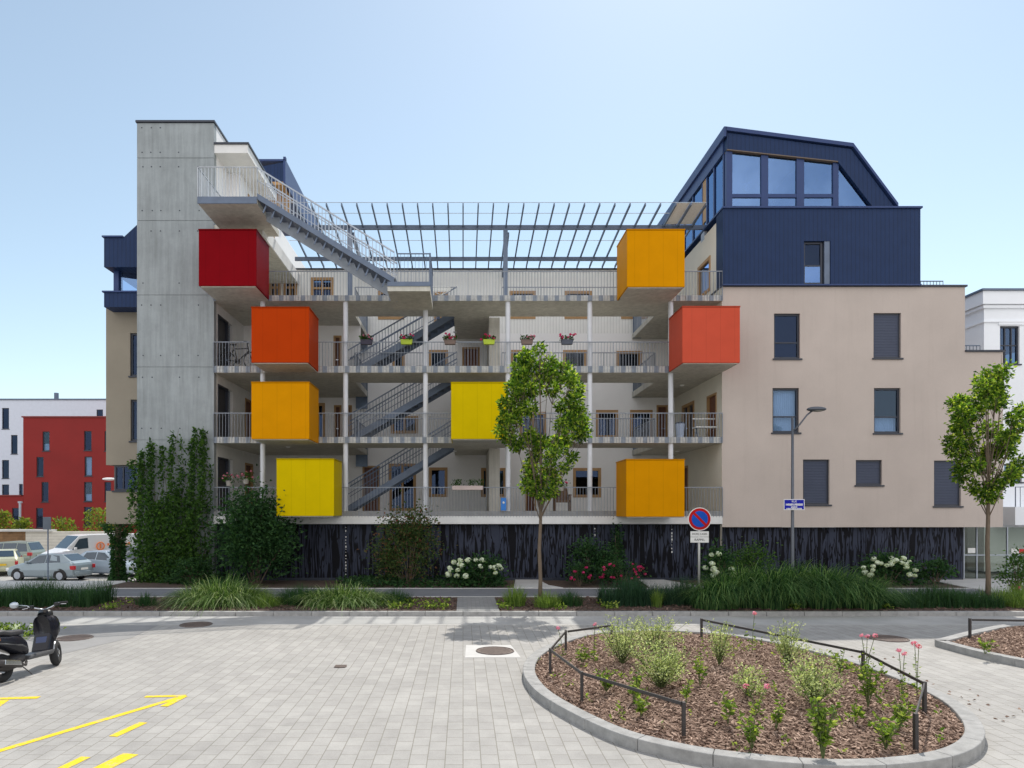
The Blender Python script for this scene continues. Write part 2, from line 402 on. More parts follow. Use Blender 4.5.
sheet('pavement', [(-60, 23.46), (-12.6, 23.46), (-12.6, 25.97), (-60, 25.97)], .109, conc_flat)
def slab_thing(name, pts, z0, z1, mat):
    m = MB(); m.prism(pts, lambda a, b, t: (a, b, z0 + (z1 - z0) * t)); return struct(name, m, mat, bevel=.01)
slab_thing('path_apron', [(1.75, 23.46), (3.45, 23.46), (3.05, 24.3), (2.9, 26.2), (2.0, 26.2)], .06, .135, conc_flat)
slab_thing('path_apron', [(6.45, 23.46), (8.6, 23.46), (8.25, 24.2), (7.7, 26.2), (6.75, 26.2)], .06, .135, conc_flat)
slab_thing('path_apron', [(17.3, 22.4), (20.5, 21.9), (22.5, 26.9), (17.9, 26.9)], .06, .13, conc_flat)
sheet('parking_lot', [(-70, 34.1), (-13.2, 34.1), (-13.2, 49.8), (-70, 49.8)], -.846, M('asphalt_lot', (.36, .35, .335), .95, var=.1, vs=.7, fine=90, bs=.2))

# painted arrows and dashes on the square
def mark(name, pts, z=.0085):
    o = sheet(name, [gp(*p) for p in pts], z, yellowp); return o
def stroke(p, q, w):
    a = Vector(gp(*p)); b = Vector(gp(*q)); d = (b - a).normalized(); u = Vector((-d.y, d.x)) * w / 2
    return [a + u, a - u, b - u, b + u]
def arrow(name, segs):
    m = MB()
    for k, (p, q, w) in enumerate(segs):
        pts = stroke(p, q, w); m.add([(v.x, v.y, .0085 + .0008 * k) for v in pts], [(0, 1, 2, 3)])
    return struct(name, m, yellowp)
arrow('road_marking', [((-70, 772), (178, 698.2), .105), ((145, 697.2), (186, 696.2), .10), ((164, 707), (184, 696.6), .12)])
arrow('road_marking', [((-60, 745), (5, 700.5), .12), ((-2, 699), (39, 698), .12)])
arrow('road_marking', [((113, 737), (143.5, 723), .12)])
arrow('road_marking', [((50, 775), (86, 757.5), .12)])
arrow('road_marking', [((88, 776), (131, 754.5), .2)])
# pale concrete collar round the manhole
c0 = [gp(465, 658), gp(521, 658), gp(511, 645.5), gp(466, 645.5)]
sheet('concrete_collar', c0, .0088, M('collar', (.54, .53, .51), .85, var=.08, vs=3))
def manhole(px, py, r, label, z=.010):
    X, Y = gp(px, py); t = thing('manhole_cover', label, 'manhole cover', (X, Y, z))
    m = MB(); m.cyl((0, 0, 0), (0, 0, 1), r * .9, .012, 28); m.build('lid', iron, t)
    m = MB()
    for i in range(-4, 5):
        hw = math.sqrt(max(.01, (r * .82) ** 2 - (i * r * .18) ** 2)); m.box(-hw, hw, i * r * .18 - .012, i * r * .18 + .012, .004, .011)
    m.build('tread', iron, t)
    m = MB(); m.ring((0, 0, 0), (0, 0, 1), r * .96, r * .045, 30, 6); m.build('rim', iron, t)
manhole(495, 651.5, .38, 'rusty round manhole cover in a pale concrete square', .0135)
manhole(340.5, 667, .11, 'small round utility cover alone in the middle of the pavers')
manhole(75, 638.5, .36, 'brownish manhole cover in the grey patch behind the scooter', .013)
manhole(196, 625, .38, 'dark manhole cover near the kerb at left, in front of the bright grass', .010)
manhole(888, 639, .40, 'dark manhole cover between the two planted islands')

# ------------------------------------------------------------------ the apartment building
B = thing('apartment_building', 'four storey apartment building with open galleries, coloured cubes and a concrete tower', 'building', (0, 26, .1))
ZA, ZB, ZC, ZD, ZE = 2.76, 5.58, 8.28, 10.97, 13.66
ZAb, ZBb, ZCb, ZDb = 2.27, 5.35, 8.03, 10.76
XL, XR, YR = -9.48, 9.86, 31.8
def fmap(Y): return lambda u, v, d: (u, Y + d, v)
mapR = lambda u, v, d: (XR + d, u, v)
mapL = lambda u, v, d: (XL - d, u, v)
def holed(m, u0, u1, v0, v1, holes, f, depth):
    us = sorted({u0, u1, *[h for q in holes for h in q[:2] if u0 < h < u1]}); vs = sorted({v0, v1, *[h for q in holes for h in q[2:4] if v0 < h < v1]})
    for i in range(len(us) - 1):
        for j in range(len(vs) - 1):
            cu, cv = (us[i] + us[i + 1]) / 2, (vs[j] + vs[j + 1]) / 2
            if any(q[0] < cu < q[1] and q[2] < cv < q[3] for q in holes): continue
            m.quad(f(us[i], vs[j], 0), f(us[i + 1], vs[j], 0), f(us[i + 1], vs[j + 1], 0), f(us[i], vs[j + 1], 0))
    for q in holes:
        a, b, c, d = q[:4]
        for (p, r) in (((a, c), (b, c)), ((b, c), (b, d)), ((b, d), (a, d)), ((a, d), (a, c))):
            m.quad(f(*p, 0), f(*r, 0), f(*r, depth), f(*p, depth))
def ubox(m, f, u0, u1, v0, v1, d0, d1):
    p = [f(u0, v0, d0), f(u1, v0, d0), f(u1, v0, d1), f(u0, v0, d1), f(u0, v1, d0), f(u1, v1, d0), f(u1, v1, d1), f(u0, v1, d1)]
    m.add(p, [(3, 2, 1, 0), (4, 5, 6, 7), (0, 1, 5, 4), (1, 2, 6, 5), (2, 3, 7, 6), (3, 0, 4, 7)])
def frame_mesh(f, q, w, d0, d1, mull=(), bars=()):
    a, b, c, d = q; m = MB()
    ubox(m, f, a, b, c, c + w, d0, d1); ubox(m, f, a, b, d - w, d, d0, d1)
    ubox(m, f, a, a + w, c + w, d - w, d0, d1); ubox(m, f, b - w, b, c + w, d - w, d0, d1)
    for u in mull: ubox(m, f, u - w * .35, u + w * .35, c + w, d - w, d0 + .005, d1 - .005)
    for v in bars: ubox(m, f, a + w, b - w, v - w * .35, v + w * .35, d0 + .008, d1 - .008)
    return m
def window(f, q, kind='dark', mull=(), bars=(), root=None, p=None):
    """kinds: dark, curtain, half (drawn half curtain), shut (roller shutter down), timber"""
    root = root or B; p = p or part; a, b, c, d = q
    if kind == 'timber':
        w = p(frame_mesh(f, q, .13, -.03, .12, mull, bars), 'window', timber, root)
        m = MB(); ubox(m, f, a + .13, b - .13, c + .13, d - .13, .05, .06); m.build('pane', glass, w)
        m = MB(); ubox(m, f, a + .13, b - .13, c + .13, d - .13, .35, .36); m.build('room_blind', curtain if rnd.random() < .12 else door_d, w)
        return w
    w = p(frame_mesh(f, q, .07, .08, .17, mull, bars), 'window', frame_d, root)
    m = MB(); ubox(m, f, a - .05, b + .07, c - .06, c - .003, -.05, .17); m.build('sill', frame_d, w)
    if kind == 'shut':
        m = MB(); ubox(m, f, a + .07, b - .07, c + .02, d - .03, .085, .11); m.build('shutter', shutter, w)
        return w
    m = MB(); ubox(m, f, a + .07, b - .07, c + .07, d - .07, .12, .13); m.build('pane', glass_c if kind in ('curtain', 'half') else glass, w)
    if kind in ('curtain', 'half'):
        m = MB(); top = d - .05 if kind == 'curtain' else c + (d - c) * .38
        k = 24; us = [a + .05 + (b - a - .1) * i / k for i in range(k + 1)]
        for i in range(k):
            e0 = .24 + .02 * (i % 2); e1 = .24 + .02 * ((i + 1) % 2)
            m.quad(f(us[i], c, e0), f(us[i + 1], c, e1), f(us[i + 1], top, e1), f(us[i], top, e0))
        m.build('curtain', curtain, w)
    return w
def door(f, q, mat=None, root=None):
    root = root or B; a, b, c, d = q
    m = MB(); ubox(m, f, a + .08, b - .08, c, d - .08, .08, .13); o = part(m, 'door', mat or door_b, root)
    m = MB(); ubox(m, f, a, a + .08, c, d, -.02, .14); ubox(m, f, b - .08, b, c, d, -.02, .14); ubox(m, f, a + .08, b - .08, d - .08, d, -.02, .14)
    m.build('frame', timber if (mat or door_b) is door_b else frame_d, o)
    m = MB(); ubox(m, f, b - .26, b - .14, c + 1.0, c + 1.03, .03, .055); ubox(m, f, b - .17, b - .14, c + 1.0, c + 1.03, .055, .08); m.build('handle', chrome, o)
    return o
def railing(m, p0, p1, ztop, zbot, gap=.115, post=1.4, rail=.022, mid=None):
    a = Vector((*p0, 0)); b = Vector((*p1, 0)); L = (b - a).length; d = (b - a) / L
    m.bar((a.x, a.y, ztop), (b.x, b.y, ztop), .045, .03)
    if mid: m.bar((a.x, a.y, mid), (b.x, b.y, mid), .03, .02)
    n = max(1, int(L / gap))
    for i in range(n + 1):
        p = a + d * (L * i / n); r = rail * (.5 if i % 12 else .85)
        m.box(p.x - r * .5, p.x + r * .5, p.y - r, p.y + r, zbot, ztop - .015)

# ---- right wing: plaster facade with windows
Y0 = 26.0; f26 = fmap(Y0)
def pxr(x0, x1, y0, y1, Y=Y0): return (wx(x0, Y), wx(x1, Y), wz(y1, Y), wz(y0, Y))
WR = [(pxr(774, 800, 313.5, 358.5), 'dark'), (pxr(873.5, 901, 313, 358), 'shut'), (pxr(772.5, 799, 388, 432.5), 'curtain'), (pxr(874, 900.5, 388, 433), 'half'),
      (pxr(803, 829.5, 459.5, 504.5), 'shut'), (pxr(855.8, 882, 460, 485), 'shut'), (pxr(934, 961, 460.5, 506), 'shut')]
XR1, XR2, ZP, ZX = wx(965, Y0), wx(1003, Y0), wz(287, Y0), wz(352, Y0); ZF = 2.15
m = MB(); holed(m, XR, XR1, ZF, ZP, [q for q, k in WR], f26, .2)
holed(m, XR1, XR2, ZF, ZX, [], f26, .2)
m.quad((XR1, 26, ZX), (XR1, 44, ZX), (XR1, 44, ZP), (XR1, 26, ZP)); m.quad((XR2, 26, ZF), (XR2, 44, ZF), (XR2, 44, ZX), (XR2, 26, ZX))
m.quad((XR, 26, ZP), (XR1, 26, ZP), (XR1, 44, ZP), (XR, 44, ZP)); m.quad((XR1, 26, ZX), (XR2, 26, ZX), (XR2, 44, ZX), (XR1, 44, ZX))
m.quad((XR, 44, 0), (XR2, 44, 0), (XR2, 44, ZP), (XR, 44, ZP)); m.quad((XR, 26, ZF), (XR2, 26, ZF), (XR2, 44, ZF), (XR, 44, ZF))
part(m, 'wall', plaster, B)
for q, k in WR:
    window(f26, q, k, (), () if k in ('shut',) else ((q[2] + (q[3] - q[2]) * .36),))
m = MB(); m.box(XR - .02, XR1 + .06, 25.94, 44, ZP + .003, ZP + .07); m.box(XR1 + .003, XR2 + .06, 25.94, 44, ZX + .003, ZX + .07); part(m, 'parapet_cap', frame_d, B)
# inner side wall of the right wing
HR = [(27.2, 28.65, 11.56, 12.95), (29.1, 30.7, ZB, 7.47), (26.55, 27.6, ZB, 7.38), (29.9, 30.9, ZA, 4.75), (29.3, 30.6, ZC, 10.1)]
m = MB(); holed(m, 26.001, 44, .1, 13.98, HR, mapR, .2); part(m, 'wall', cream, B)
window(mapR, HR[0], 'timber'); window(mapR, HR[1], 'timber', (29.9,)); door(mapR, HR[2]); door(mapR, HR[3]); door(mapR, HR[4])
# navy storey and glazed penthouse
NX0, NX1, NZ0, NZ1 = wx(723, 25.9), wx(920.5, 25.9), ZP + .075, wz(208.5, 25.9)
HN = [(wx(804, 25.9), wx(830.5, 25.9), NZ0 + .01, wz(241, 25.9))]
m = MB(); fN = fmap(25.9); holed(m, NX0, NX1, NZ0, NZ1, HN, fN, .3)
m.quad((NX1, 25.9, NZ0), (NX1, 40, NZ0), (NX1, 40, NZ1), (NX1, 25.9, NZ1)); m.quad((NX0, 25.9, NZ0), (NX0, 26.6, NZ0), (NX0, 26.6, NZ1), (NX0, 25.9, NZ1))
part(m, 'metal_wall', navy, B)
m = MB(); m.box(NX0 - .03, NX1 + .05, 25.84, 40, NZ1 + .003, NZ1 + .07); m.box(NX0 - .02, NX1 + .02, 25.86, 26.2, NZ0 - .05, NZ0 - .003); part(m, 'metal_trim', navy_s, B)
q = HN[0]; w = part(frame_mesh(fN, (q[0], q[1] - .25, q[2], q[3]), .08, .10, .2, (), (q[2] + .72,)), 'window', frame_d, B)
m = MB(); ubox(m, fN, q[0] + .08, q[1] - .33, q[2] + .08, q[3] - .08, .14, .15); m.build('pane', glass, w)
m = MB(); ubox(m, fN, q[1] - .22, q[1] - .02, q[2], q[3], .02, .1); m.build('side_panel', steel, w)
m = MB(); ubox(m, fN, q[0] + .08, q[1] - .33, q[2] + .06, q[2] + .70, .115, .125); m.build('lower_pane', M_glass('glass_blue', (.18, .30, .5), .35, gcol=(.3, .5, .9)), w)
m = MB(); q0 = wx(928, 26.2); railing(m, (NX1 + .1, 26.6), (wx(943, 26.6), 26.6), ZP + .42, ZP + .07, .12); part(m, 'railing', steel, B)
m = MB(); railing(m, (XR1 + .08, 26.4), (wx(980, 26.4), 26.4), ZX + .34, ZX + .07, .12); part(m, 'railing', steel, B)
# penthouse roof (gable outline extruded)
Yp, Ye = 25.95, 36.0
def pp(x, y): return (wx(x, Yp), wz(y, Yp))
outer = [pp(725.5, 132.5), pp(728, 131), pp(851, 149), pp(894.5, 210)]
inner = [pp(729, 149.5), pp(838, 161.5), pp(873, 208)]
zt = NZ1 + .075
m = MB()
# front fascia polygon and its return
fas = [(wx(727, Yp), outer[0][1]), outer[2], (outer[3][0], zt), (inner[2][0], zt), inner[1], (wx(727, Yp), inner[0][1])]
m.prism(fas, lambda a, b, t: (a, Yp + .3 * t, b)); part(m, 'fascia', navy, B)
m = MB(); x0 = wx(727, Yp) - .07
top = [(x0, outer[0][1] + .05), (outer[2][0] + .05, outer[2][1] + .05), (outer[3][0] + .1, zt - .02)]
for (a, b) in zip(top, top[1:]):
    m.prism([a, b, (b[0], b[1] + .14), (a[0], a[1] + .14)], lambda u, v, t: (u, Yp - .08 + (Ye - Yp) * t, v))
part(m, 'roof', navy_s, B)
m = MB(); xs_ = wx(727, Yp); zb = inner[0][1]
m.box(xs_ - .05, xs_ + .12, Yp + .305, Ye, zb, outer[0][1]); m.box(xs_ - .14, xs_ - .052, Yp - .08, Ye, outer[0][1] - .18, outer[0][1] + .19)
part(m, 'fascia', navy_s, B)
m = MB(); m.prism([(xs_, zb - .02), (inner[1][0], inner[1][1] - .02), (inner[1][0], inner[1][1] + .015), (xs_, zb + .015)], lambda u, v, t: (u, Yp - .01 + .3 * t, v)); part(m, 'timber_trim', M('timber_dark', (.16, .12, .09), .7), B)
# front glazing: four bays, lower strip
fP = fmap(Yp + .1); bays = [(733, 762), (769, 797.5), (805, 834)]
def inz(x):
    X = wx(x, Yp); (xa, za), (xb, zb_), (xc, zc) = inner
    return za + (zb_ - za) * (X - xa) / (xb - xa) if X < xb else zb_ + (zc - zb_) * (X - xb) / (xc - xb)
GL = part(MB().box(xs_ + .001, inner[2][0], Yp + .08, Yp + .2, zt, zt + .07), 'glazing_frame', navy_s, B)
m = MB()
for x0_, x1_ in ((727, 733), (762, 769), (797.5, 805), (834, 839.5)):
    MB().prism([(wx(x0_, Yp), zt + .07), (wx(x1_, Yp), zt + .07), (wx(x1_, Yp), inz(x1_) + .02), (wx(x0_, Yp), inz(x0_) + .02)], lambda u, v, t: (u, Yp + .06 + .14 * t, v)).build('mullion', navy_s, GL)
m = MB()
for x0_, x1_ in bays: m.box(wx(x0_, Yp), wx(x1_, Yp), Yp + .07, Yp + .18, wz(196.5, Yp), wz(193, Yp))
m.build('transom', navy_s, GL)
for x0_, x1_ in bays:
    m = MB(); m.prism([(wx(x0_, Yp), zt + .07), (wx(x1_, Yp), zt + .07), (wx(x1_, Yp), inz(x1_)), (wx(x0_, Yp), inz(x0_))], lambda u, v, t: (u, Yp + .12 + .01 * t, v)); m.build('pane', glass_p, GL)
m = MB(); m.prism([(wx(839.5, Yp), zt + .07), (inner[2][0] - .05, zt + .07), (wx(839.5, Yp), inz(839.5))], lambda u, v, t: (u, Yp + .12 + .01 * t, v)); m.build('pane', glass_p, GL)
# side glazing facing the court
fS = lambda u, v, d: (xs_ + .03 + d, u, v); zs = 14.0
SG = part(MB().box(xs_ - .02, xs_ + .1, Yp + .305, Ye, zs, zs + .08), 'glazing_frame', navy_s, B)
posts = [26.3, 27.3, 28.1, 28.6, 29.8, 31.0, 32.4, 34.0]
m = MB()
for y in posts: MB().box(xs_ - .015, xs_ + .09, y - .05, y + .05, zs + .08, zb).build('mullion', navy_s, SG)
m = MB()
for (a, b) in zip(posts, posts[1:]): m.box(xs_ + .03, xs_ + .04, a + .05, b - .05, zs + .08, zb)
m.build('pane', glass_p, SG)
m = MB(); q = (28.12, 28.58, zs + .1, zb - .02); ubox(m, fS, *q[:2], zs + .75, zb - .02, -.03, -.022); 
for u in (28.15, 28.55): ubox(m, fS, u - .03, u + .03, zs + .1, zb - .02, -.035, .0)
m.build('timber_casement', timber, SG)
m = MB(); m.box(xs_ + .3, NX1 - .5, 30.5, 30.6, zt, outer[2][1]); m.box(xs_ + 3, xs_ + 3.2, 27, 30.4, zt, outer[2][1] - .3); part(m, 'inner_wall', white_w, B)
m = MB(); m.ball((wx(746, 27.6), 27.6, wz(187, 27.6)), .22, 12, 8, 1, 1, .6); m.tube([(wx(746, 27.6), 27.6, wz(185, 27.6)), (wx(746, 27.6), 27.6, 16.4)], .012, 5); part(m, 'lamp_shade', white_l, B, smooth=True)

# ---- gallery slabs
def slab(z0, z1, boxes):
    m = MB()
    for (x0, x1, y0, y1) in boxes: m.box(x0, x1, y0, y1, z0, z1)
    return part(m, 'slab', soffit, B)
GY = 28.1
XV0, XV1 = -4.42, 7.865
def lvl(extra=()): return [(XL, XR, 26.02, GY), (XL, XV0, GY + .001, YR), (XV1, XR, GY + .001, YR), (-.37, 1.08, GY + .001, YR), *extra]
slab(ZAb, ZA, [(XL, XR, 26.0, YR)])
slab(ZBb, ZB, lvl()); slab(ZCb, ZC, lvl()); slab(ZDb, ZD, lvl())
slab(ZE - .32, ZE, [(XL, -7.65, 26.02, YR)])
m = MB(); m.box(-7.648, -7.60, 26.0, YR, ZE - .40, ZE + .10); part(m, 'edge_beam', white_l, B)
m = MB()
for z0, z1 in ((ZBb, ZB), (ZCb, ZC), (ZDb, ZD)): m.box(XL, XR, 25.985, 26.018, z0, z1)
mm, nt_, b_ = nodes('slab_edge_plates'); v_ = coords(nt_); w_ = nt_.nodes.new('ShaderNodeTexWave'); w_.bands_direction = 'X'; w_.inputs['Scale'].default_value = math.pi / 10 / .42
nt_.links.new(v_, w_.inputs['Vector']); c_ = ramp(nt_, w_.outputs['Fac'], [(.62, (.58, .58, .56)), (.70, (.27, .31, .37))])
c_ = mixc(nt_, c_, ramp(nt_, noise(nt_, v_, 7, 5), [(.3, (.7, .7, .7)), (.65, (1, 1, 1))]), 1, 'MULTIPLY'); nt_.links.new(c_, b_.inputs['Base Color']); b_.inputs['Roughness'].default_value = .6
part(m, 'slab_edge', mm, B)
m = MB(); m.box(XL, XR, 25.97, 25.998, ZA - .19, ZA); part(m, 'slab_edge', M('slab_edge_grey', (.30, .30, .30), .8, var=.15, vs=5), B)
m = MB(); m.box(XL, XR, 25.95, 25.997, ZAb, ZA - .195); part(m, 'slab_band', white_l, B)
# columns
for px in (262.5, 345.5, 425.5, 508, 590, 671):
    X = wx(px, 26.1)
    for i, (z0, z1) in enumerate(((ZA, ZBb), (ZB, ZCb), (ZC, ZDb))):
        m = MB(); m.tube([(X, 26.14, z0), (X, 26.14, z1)], .095, 14); part(m, 'column', steel_col, B, smooth=False)
# fin walls at the stair heads
m = MB()
for z0, z1 in ((ZA, ZBb), (ZB, ZCb), (ZC, ZDb)): m.box(1.08, 1.52, 28.25, YR - .002, z0, z1)
part(m, 'fin_wall', M_concrete('concrete_fin', (.62, .60, .55)), B)
# blue-grey screens where the walkways meet the rear wall
for z in (ZBb, ZCb, ZDb):
    part(MB().box(wx(641, 31.6), 7.86, 31.55, 31.6, z - .02, z + 1.15), 'screen_panel', panel_b, B); part(MB().box(XV0 + .01, wx(356, 31.6), 31.55, 31.6, z - .55, z + 1.15), 'screen_panel', panel_b, B)
# railings
railm = M('rail_steel', (.25, .28, .33), .5, .2, var=.15)
for z, zb_, xa, xb in ((ZA, ZAb + .24, XL, XR), (ZB, ZBb, XL, XR), (ZC, ZCb, XL, XR), (ZD, ZDb, XL, XR)):
    m = MB(); railing(m, (xa, 25.955), (xb, 25.955), z + .90, zb_ + .01); part(m, 'railing', railm, B)
for z in (ZB, ZC, ZD):
    m = MB(); railing(m, (XV0, GY - .04), (wx(457, GY), GY - .04), z + .98, z + .02); railing(m, (1.6, GY - .04), (XV1, GY - .04), z + .98, z + .02)
    railing(m, (XV1 + .03, GY), (XV1 + .03, YR - .3), z + .98, z + .02); railing(m, (XV0 - .03, GY), (XV0 - .03, YR - .3), z + .98, z + .02)
    part(m, 'railing', railm, B)

# ---- rear wall
fR = fmap(YR)
def q31(x0, x1, y0, y1): return pxr(x0, x1, y0, y1, YR)
TW = [q31(509.5, 535.5, 291, 319), q31(564.5, 592, 291, 319), q31(378, 404, 291, 319.5), q31(621, 648, 291, 319),
      q31(429, 448, 350, 376), q31(511, 531, 350, 377), q31(563, 587, 350, 377), q31(616, 641.5, 351, 377), q31(392, 405, 350, 376),
      q31(391, 418, 416, 433.5), q31(596, 618, 410, 438), q31(630, 652.5, 410, 439), q31(520, 546, 412, 438), q31(571, 583, 412, 438),
      q31(573, 601, 468, 497.5), q31(429, 447.5, 467.5, 497), q31(481, 488.5, 468, 497), q31(496, 506, 468, 497), q31(540, 556, 468, 497)]
def dq(x0, x1, z, h=2.1): return (wx(x0, YR), wx(x1, YR), z, z + h)
TD = [dq(462, 480, ZC), dq(656.5, 668, ZB), dq(347.5, 352, ZB), dq(334, 341.5, ZB), dq(362.5, 380, ZA), dq(389, 416, ZA, 2.2), dq(525, 536, ZA), dq(316, 325, ZB, 2.2), dq(300, 316, ZA), dq(462, 480, ZB)]
TDm = [None, None, None, None, None, 'glass', None, 'glass', None, None]
lowW = [q for q in TW if q[3] < ZD] + TD; topW = [q for q in TW if q[3] > ZD]
WT = [q31(311, 333.5, 277.5, 299), q31(283, 297, 272, 303), q31(269, 281, 272, 303), (wx(434, YR), wx(448, YR), 11.5, wz(292, YR))]
m = MB(); holed(m, XL, XR, .1, ZD + .05, lowW, fR, .2)
part(m, 'wall', white_w, B)
m = MB(); holed(m, XL, XR, ZD + .05, 13.98, topW + WT, fR, .2)
part(m, 'wall', siding, B)
m = MB(); m.box(XL, XR, YR - .05, YR + .25, 13.983, 14.05); part(m, 'wall_cap', frame_d, B)
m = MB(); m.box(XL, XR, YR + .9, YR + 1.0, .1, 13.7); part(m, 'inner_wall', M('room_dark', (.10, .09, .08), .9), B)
for q in TW: window(fR, q, 'timber', ((q[0] + q[1]) / 2,) if q[1] - q[0] > 1.2 and rnd.random() < .4 else ())
for q in WT: window(fR, q, 'timber', ((q[0] + q[1]) / 2,), ((q[2] + q[3]) / 2,))
for q, k in zip(TD, TDm):
    if k == 'glass': window(fR, q, 'timber', ((q[0] + q[1]) / 2,) if q[1] - q[0] > 1 else ())
    else: door(fR, q)
# storey C, left: wall stands further forward
f295 = fmap(29.5); hq = [(wx(333.5, 29.5), wx(341.5, 29.5), ZC, ZC + 2.05), (wx(347.8, 29.5), wx(350.6, 29.5), ZC, ZC + 2.05)]
m = MB(); holed(m, XL, XV0, ZC, ZDb, hq[:1], f295, .2); part(m, 'wall', white_w, B); door(f295, hq[0])

# ---- left wing: concrete tower
TX0, TZ = -12.41, 17.54
m = MB(); HL = [(26.4, 28.1, z, z + 2.1) for z in (ZA, ZB, ZC)] + [(29.7, 30.8, z, z + 2.1) for z in (ZA, ZB)]
holed(m, 26.25, YR, .1, ZE - .33, HL, mapL, .25); part(m, 'wall', white_l, B)
for q in HL[:3]: door(mapL, (q[0], q[1] - .55, q[2], q[3]), door_d)
for q in HL[:3]:
    m = MB(); ubox(m, mapL, q[1] - .53, q[1] - .02, q[2] + .02, q[3] - .02, .1, .11); part(m, 'side_light', M_glass('glass_sidelight', (.35, .45, .6), .3), B)
for q in HL[3:]: door(mapL, q)
m = MB()
joints = [.1, 3.0, wz(440, 26), wz(367, 26), wz(295, 26), wz(220.6, 26), wz(158, 26), TZ]
for z0, z1 in zip(joints, joints[1:]): m.box(TX0, XL, 26.0, 26.25, z0 + .012, z1 - .012)
m.box(TX0 + .01, XL - .01, 26.02, 26.24, .1, TZ - .1)
tower = part(m, 'concrete_tower', concrete, B)
m = MB()
for z0, z1 in zip(joints[1:], joints[2:]):
    for fz in (.16, .86):
        for fx in (.07, .19, .31, .55, .80):
            if rnd.random() < .8: m.cyl((TX0 + fx * 2.93 + rnd.uniform(-.03, .03), 25.999, z0 + (z1 - z0) * fz), (0, 1, 0), .026, .01, 8)
m.build('tie_hole', frame_d, tower)
m = MB(); m.box(TX0 - .04, XL + .04, 25.95, 27.6, TZ + .002, TZ + .08); m.build('coping', frame_d, tower)
m = MB(); m.box(XL - .05, XL, 26.252, 27.6, ZE + .001, TZ); m.box(TX0, TX0 + .2, 26.252, 31, .1, TZ); m.box(TX0 + .21, XL - .06, 27.4, 27.6, ZE, TZ - .01)
m.build('side_wall', white_w, tower)
# roof canopy over the top landing
zc = wz(144.3, 26); m = MB(); m.box(XL + .001, -8.20, 26.02, 30.0, zc - .32, zc); c = part(m, 'canopy', white_l, B)
m = MB(); m.box(XL, -8.15, 25.97, 30.05, zc + .002, zc + .07); m.build('coping', frame_d, c)
# top-floor flat behind the walkway and the far navy gable
m = MB(); fT = fmap(28.2); hT = [(-9.3, -8.75, ZE, 16.0), (-8.6, -8.1, ZE + .4, 16.0)]
fW = lambda u, v, d: (XL + .5 - d, u, v); hW = [(28.5, 29.4, ZE, 16.0), (29.8, 31.0, ZE + .2, 16.0), (31.4, 32.5, ZE, 16.0)]
holed(m, 27.6, 40, ZE, 16.6, hW, fW, .2); m.quad((XL + .5, 27.6, ZE), (-13, 27.6, ZE), (-13, 27.6, 16.6), (XL + .5, 27.6, 16.6)); m.quad((-13, 27.6, 16.6), (XL + .5, 27.6, 16.6), (XL + .5, 33, 16.6), (-13, 33, 16.6))
part(m, 'wall', white_w, B)
for q in hW: window(fW, q, 'timber')
Yn = 33.0
nxa, nxb = wx(258, Yn), wx(284, Yn); nz0, nz1 = wz(181.5, Yn), wz(162, Yn)
m = MB(); m.prism([(nxa, nz0), (nxb, nz0), (nxb, nz1), (nxa, nz1 - .25)], lambda u, v, t: (u, Yn + .3 * t, v)); part(m, 'fascia', navy, B)
m = MB(); m.box(nxb - .02, nxb + .08, Yn - .05, 42, nz0 - .1, nz1 + .12); m.box(nxa - 3, nxb, Yn - .05, 42, nz1 + .03, nz1 + .12); m.box(nxb - .02, nxb + .1, Yn - .08, Yn + .1, nz1 + .1, nz1 + .22); part(m, 'roof', navy_s, B)
m = MB(); m.box(nxa - 1, nxb - .05, Yn + 1.2, Yn + 1.3, 17.3, nz0); m.box(nxa - 1, nxb - .03, Yn + .01, Yn + 2, nz0 - .15, nz0 - .002); part(m, 'timber_wall', timber, B)
# khaki side of the left wing with navy oriel
LY = 27.3; fL = fmap(LY); lx0, lx1 = wx(106, LY), TX0 - .002
LW = [pxr(130, 137.6, 333, 376, LY), pxr(130.5, 137.6, 399.5, 441, LY)]
lzb = wz(524, LY)
m = MB(); holed(m, lx0, lx1, wz(465, LY), wz(307, LY), LW, fL, .2); holed(m, lx0, lx1, lzb, wz(491, LY), [], fL, .2); m.box(lx0 + .21, lx1, LY + .01, 42, lzb, lzb + .2)
m.box(lx0, lx0 + .2, LY + .001, 42, lzb, wz(491, LY)); m.box(lx0, lx0 + .2, LY + .001, 42, wz(465, LY), wz(307, LY))
m.box(lx0 + .2, lx1, LY + .25, LY + .3, wz(492, LY), wz(464, LY)); part(m, 'wall', plaster_l, B)
for q in LW: window(fL, (q[0], lx1 - .002, q[2], q[3]), 'dark')
q = (lx0 + .3, lx1, wz(490.5, LY), wz(465.5, LY)); window(fL, q, 'dark', (q[0] + .35,))
OY = 26.6; ox0 = wx(104, OY)
m = MB(); m.box(ox0, lx1, OY, 34, wz(307, OY), wz(292.5, OY)); part(m, 'oriel_band', navy, B)
oz0, oz1, oz2 = wz(267, OY), wz(237.5, OY), wz(218, OY)
m = MB(); m.prism([(ox0, oz0), (lx1, oz0), (lx1, oz2), (ox0 + .75, oz1), (ox0, oz1)], lambda u, v, t: (u, OY + 6 * t, v)); part(m, 'oriel_band', navy, B)
m = MB(); m.box(ox0 - .06, ox0 + .75, OY - .06, OY + 6, oz1 + .002, oz1 + .06); m.box(ox0 - .06, lx1, OY - .05, 34.05, wz(292.5, OY) + .002, wz(292.5, OY) + .06); part(m, 'metal_trim', navy_s, B)
m = MB(); m.box(wx(113.5, OY + .4), wx(118.5, OY + .4), OY + .4, OY + .75, wz(292, OY) + .06, oz0); part(m, 'column', navy_s, B)
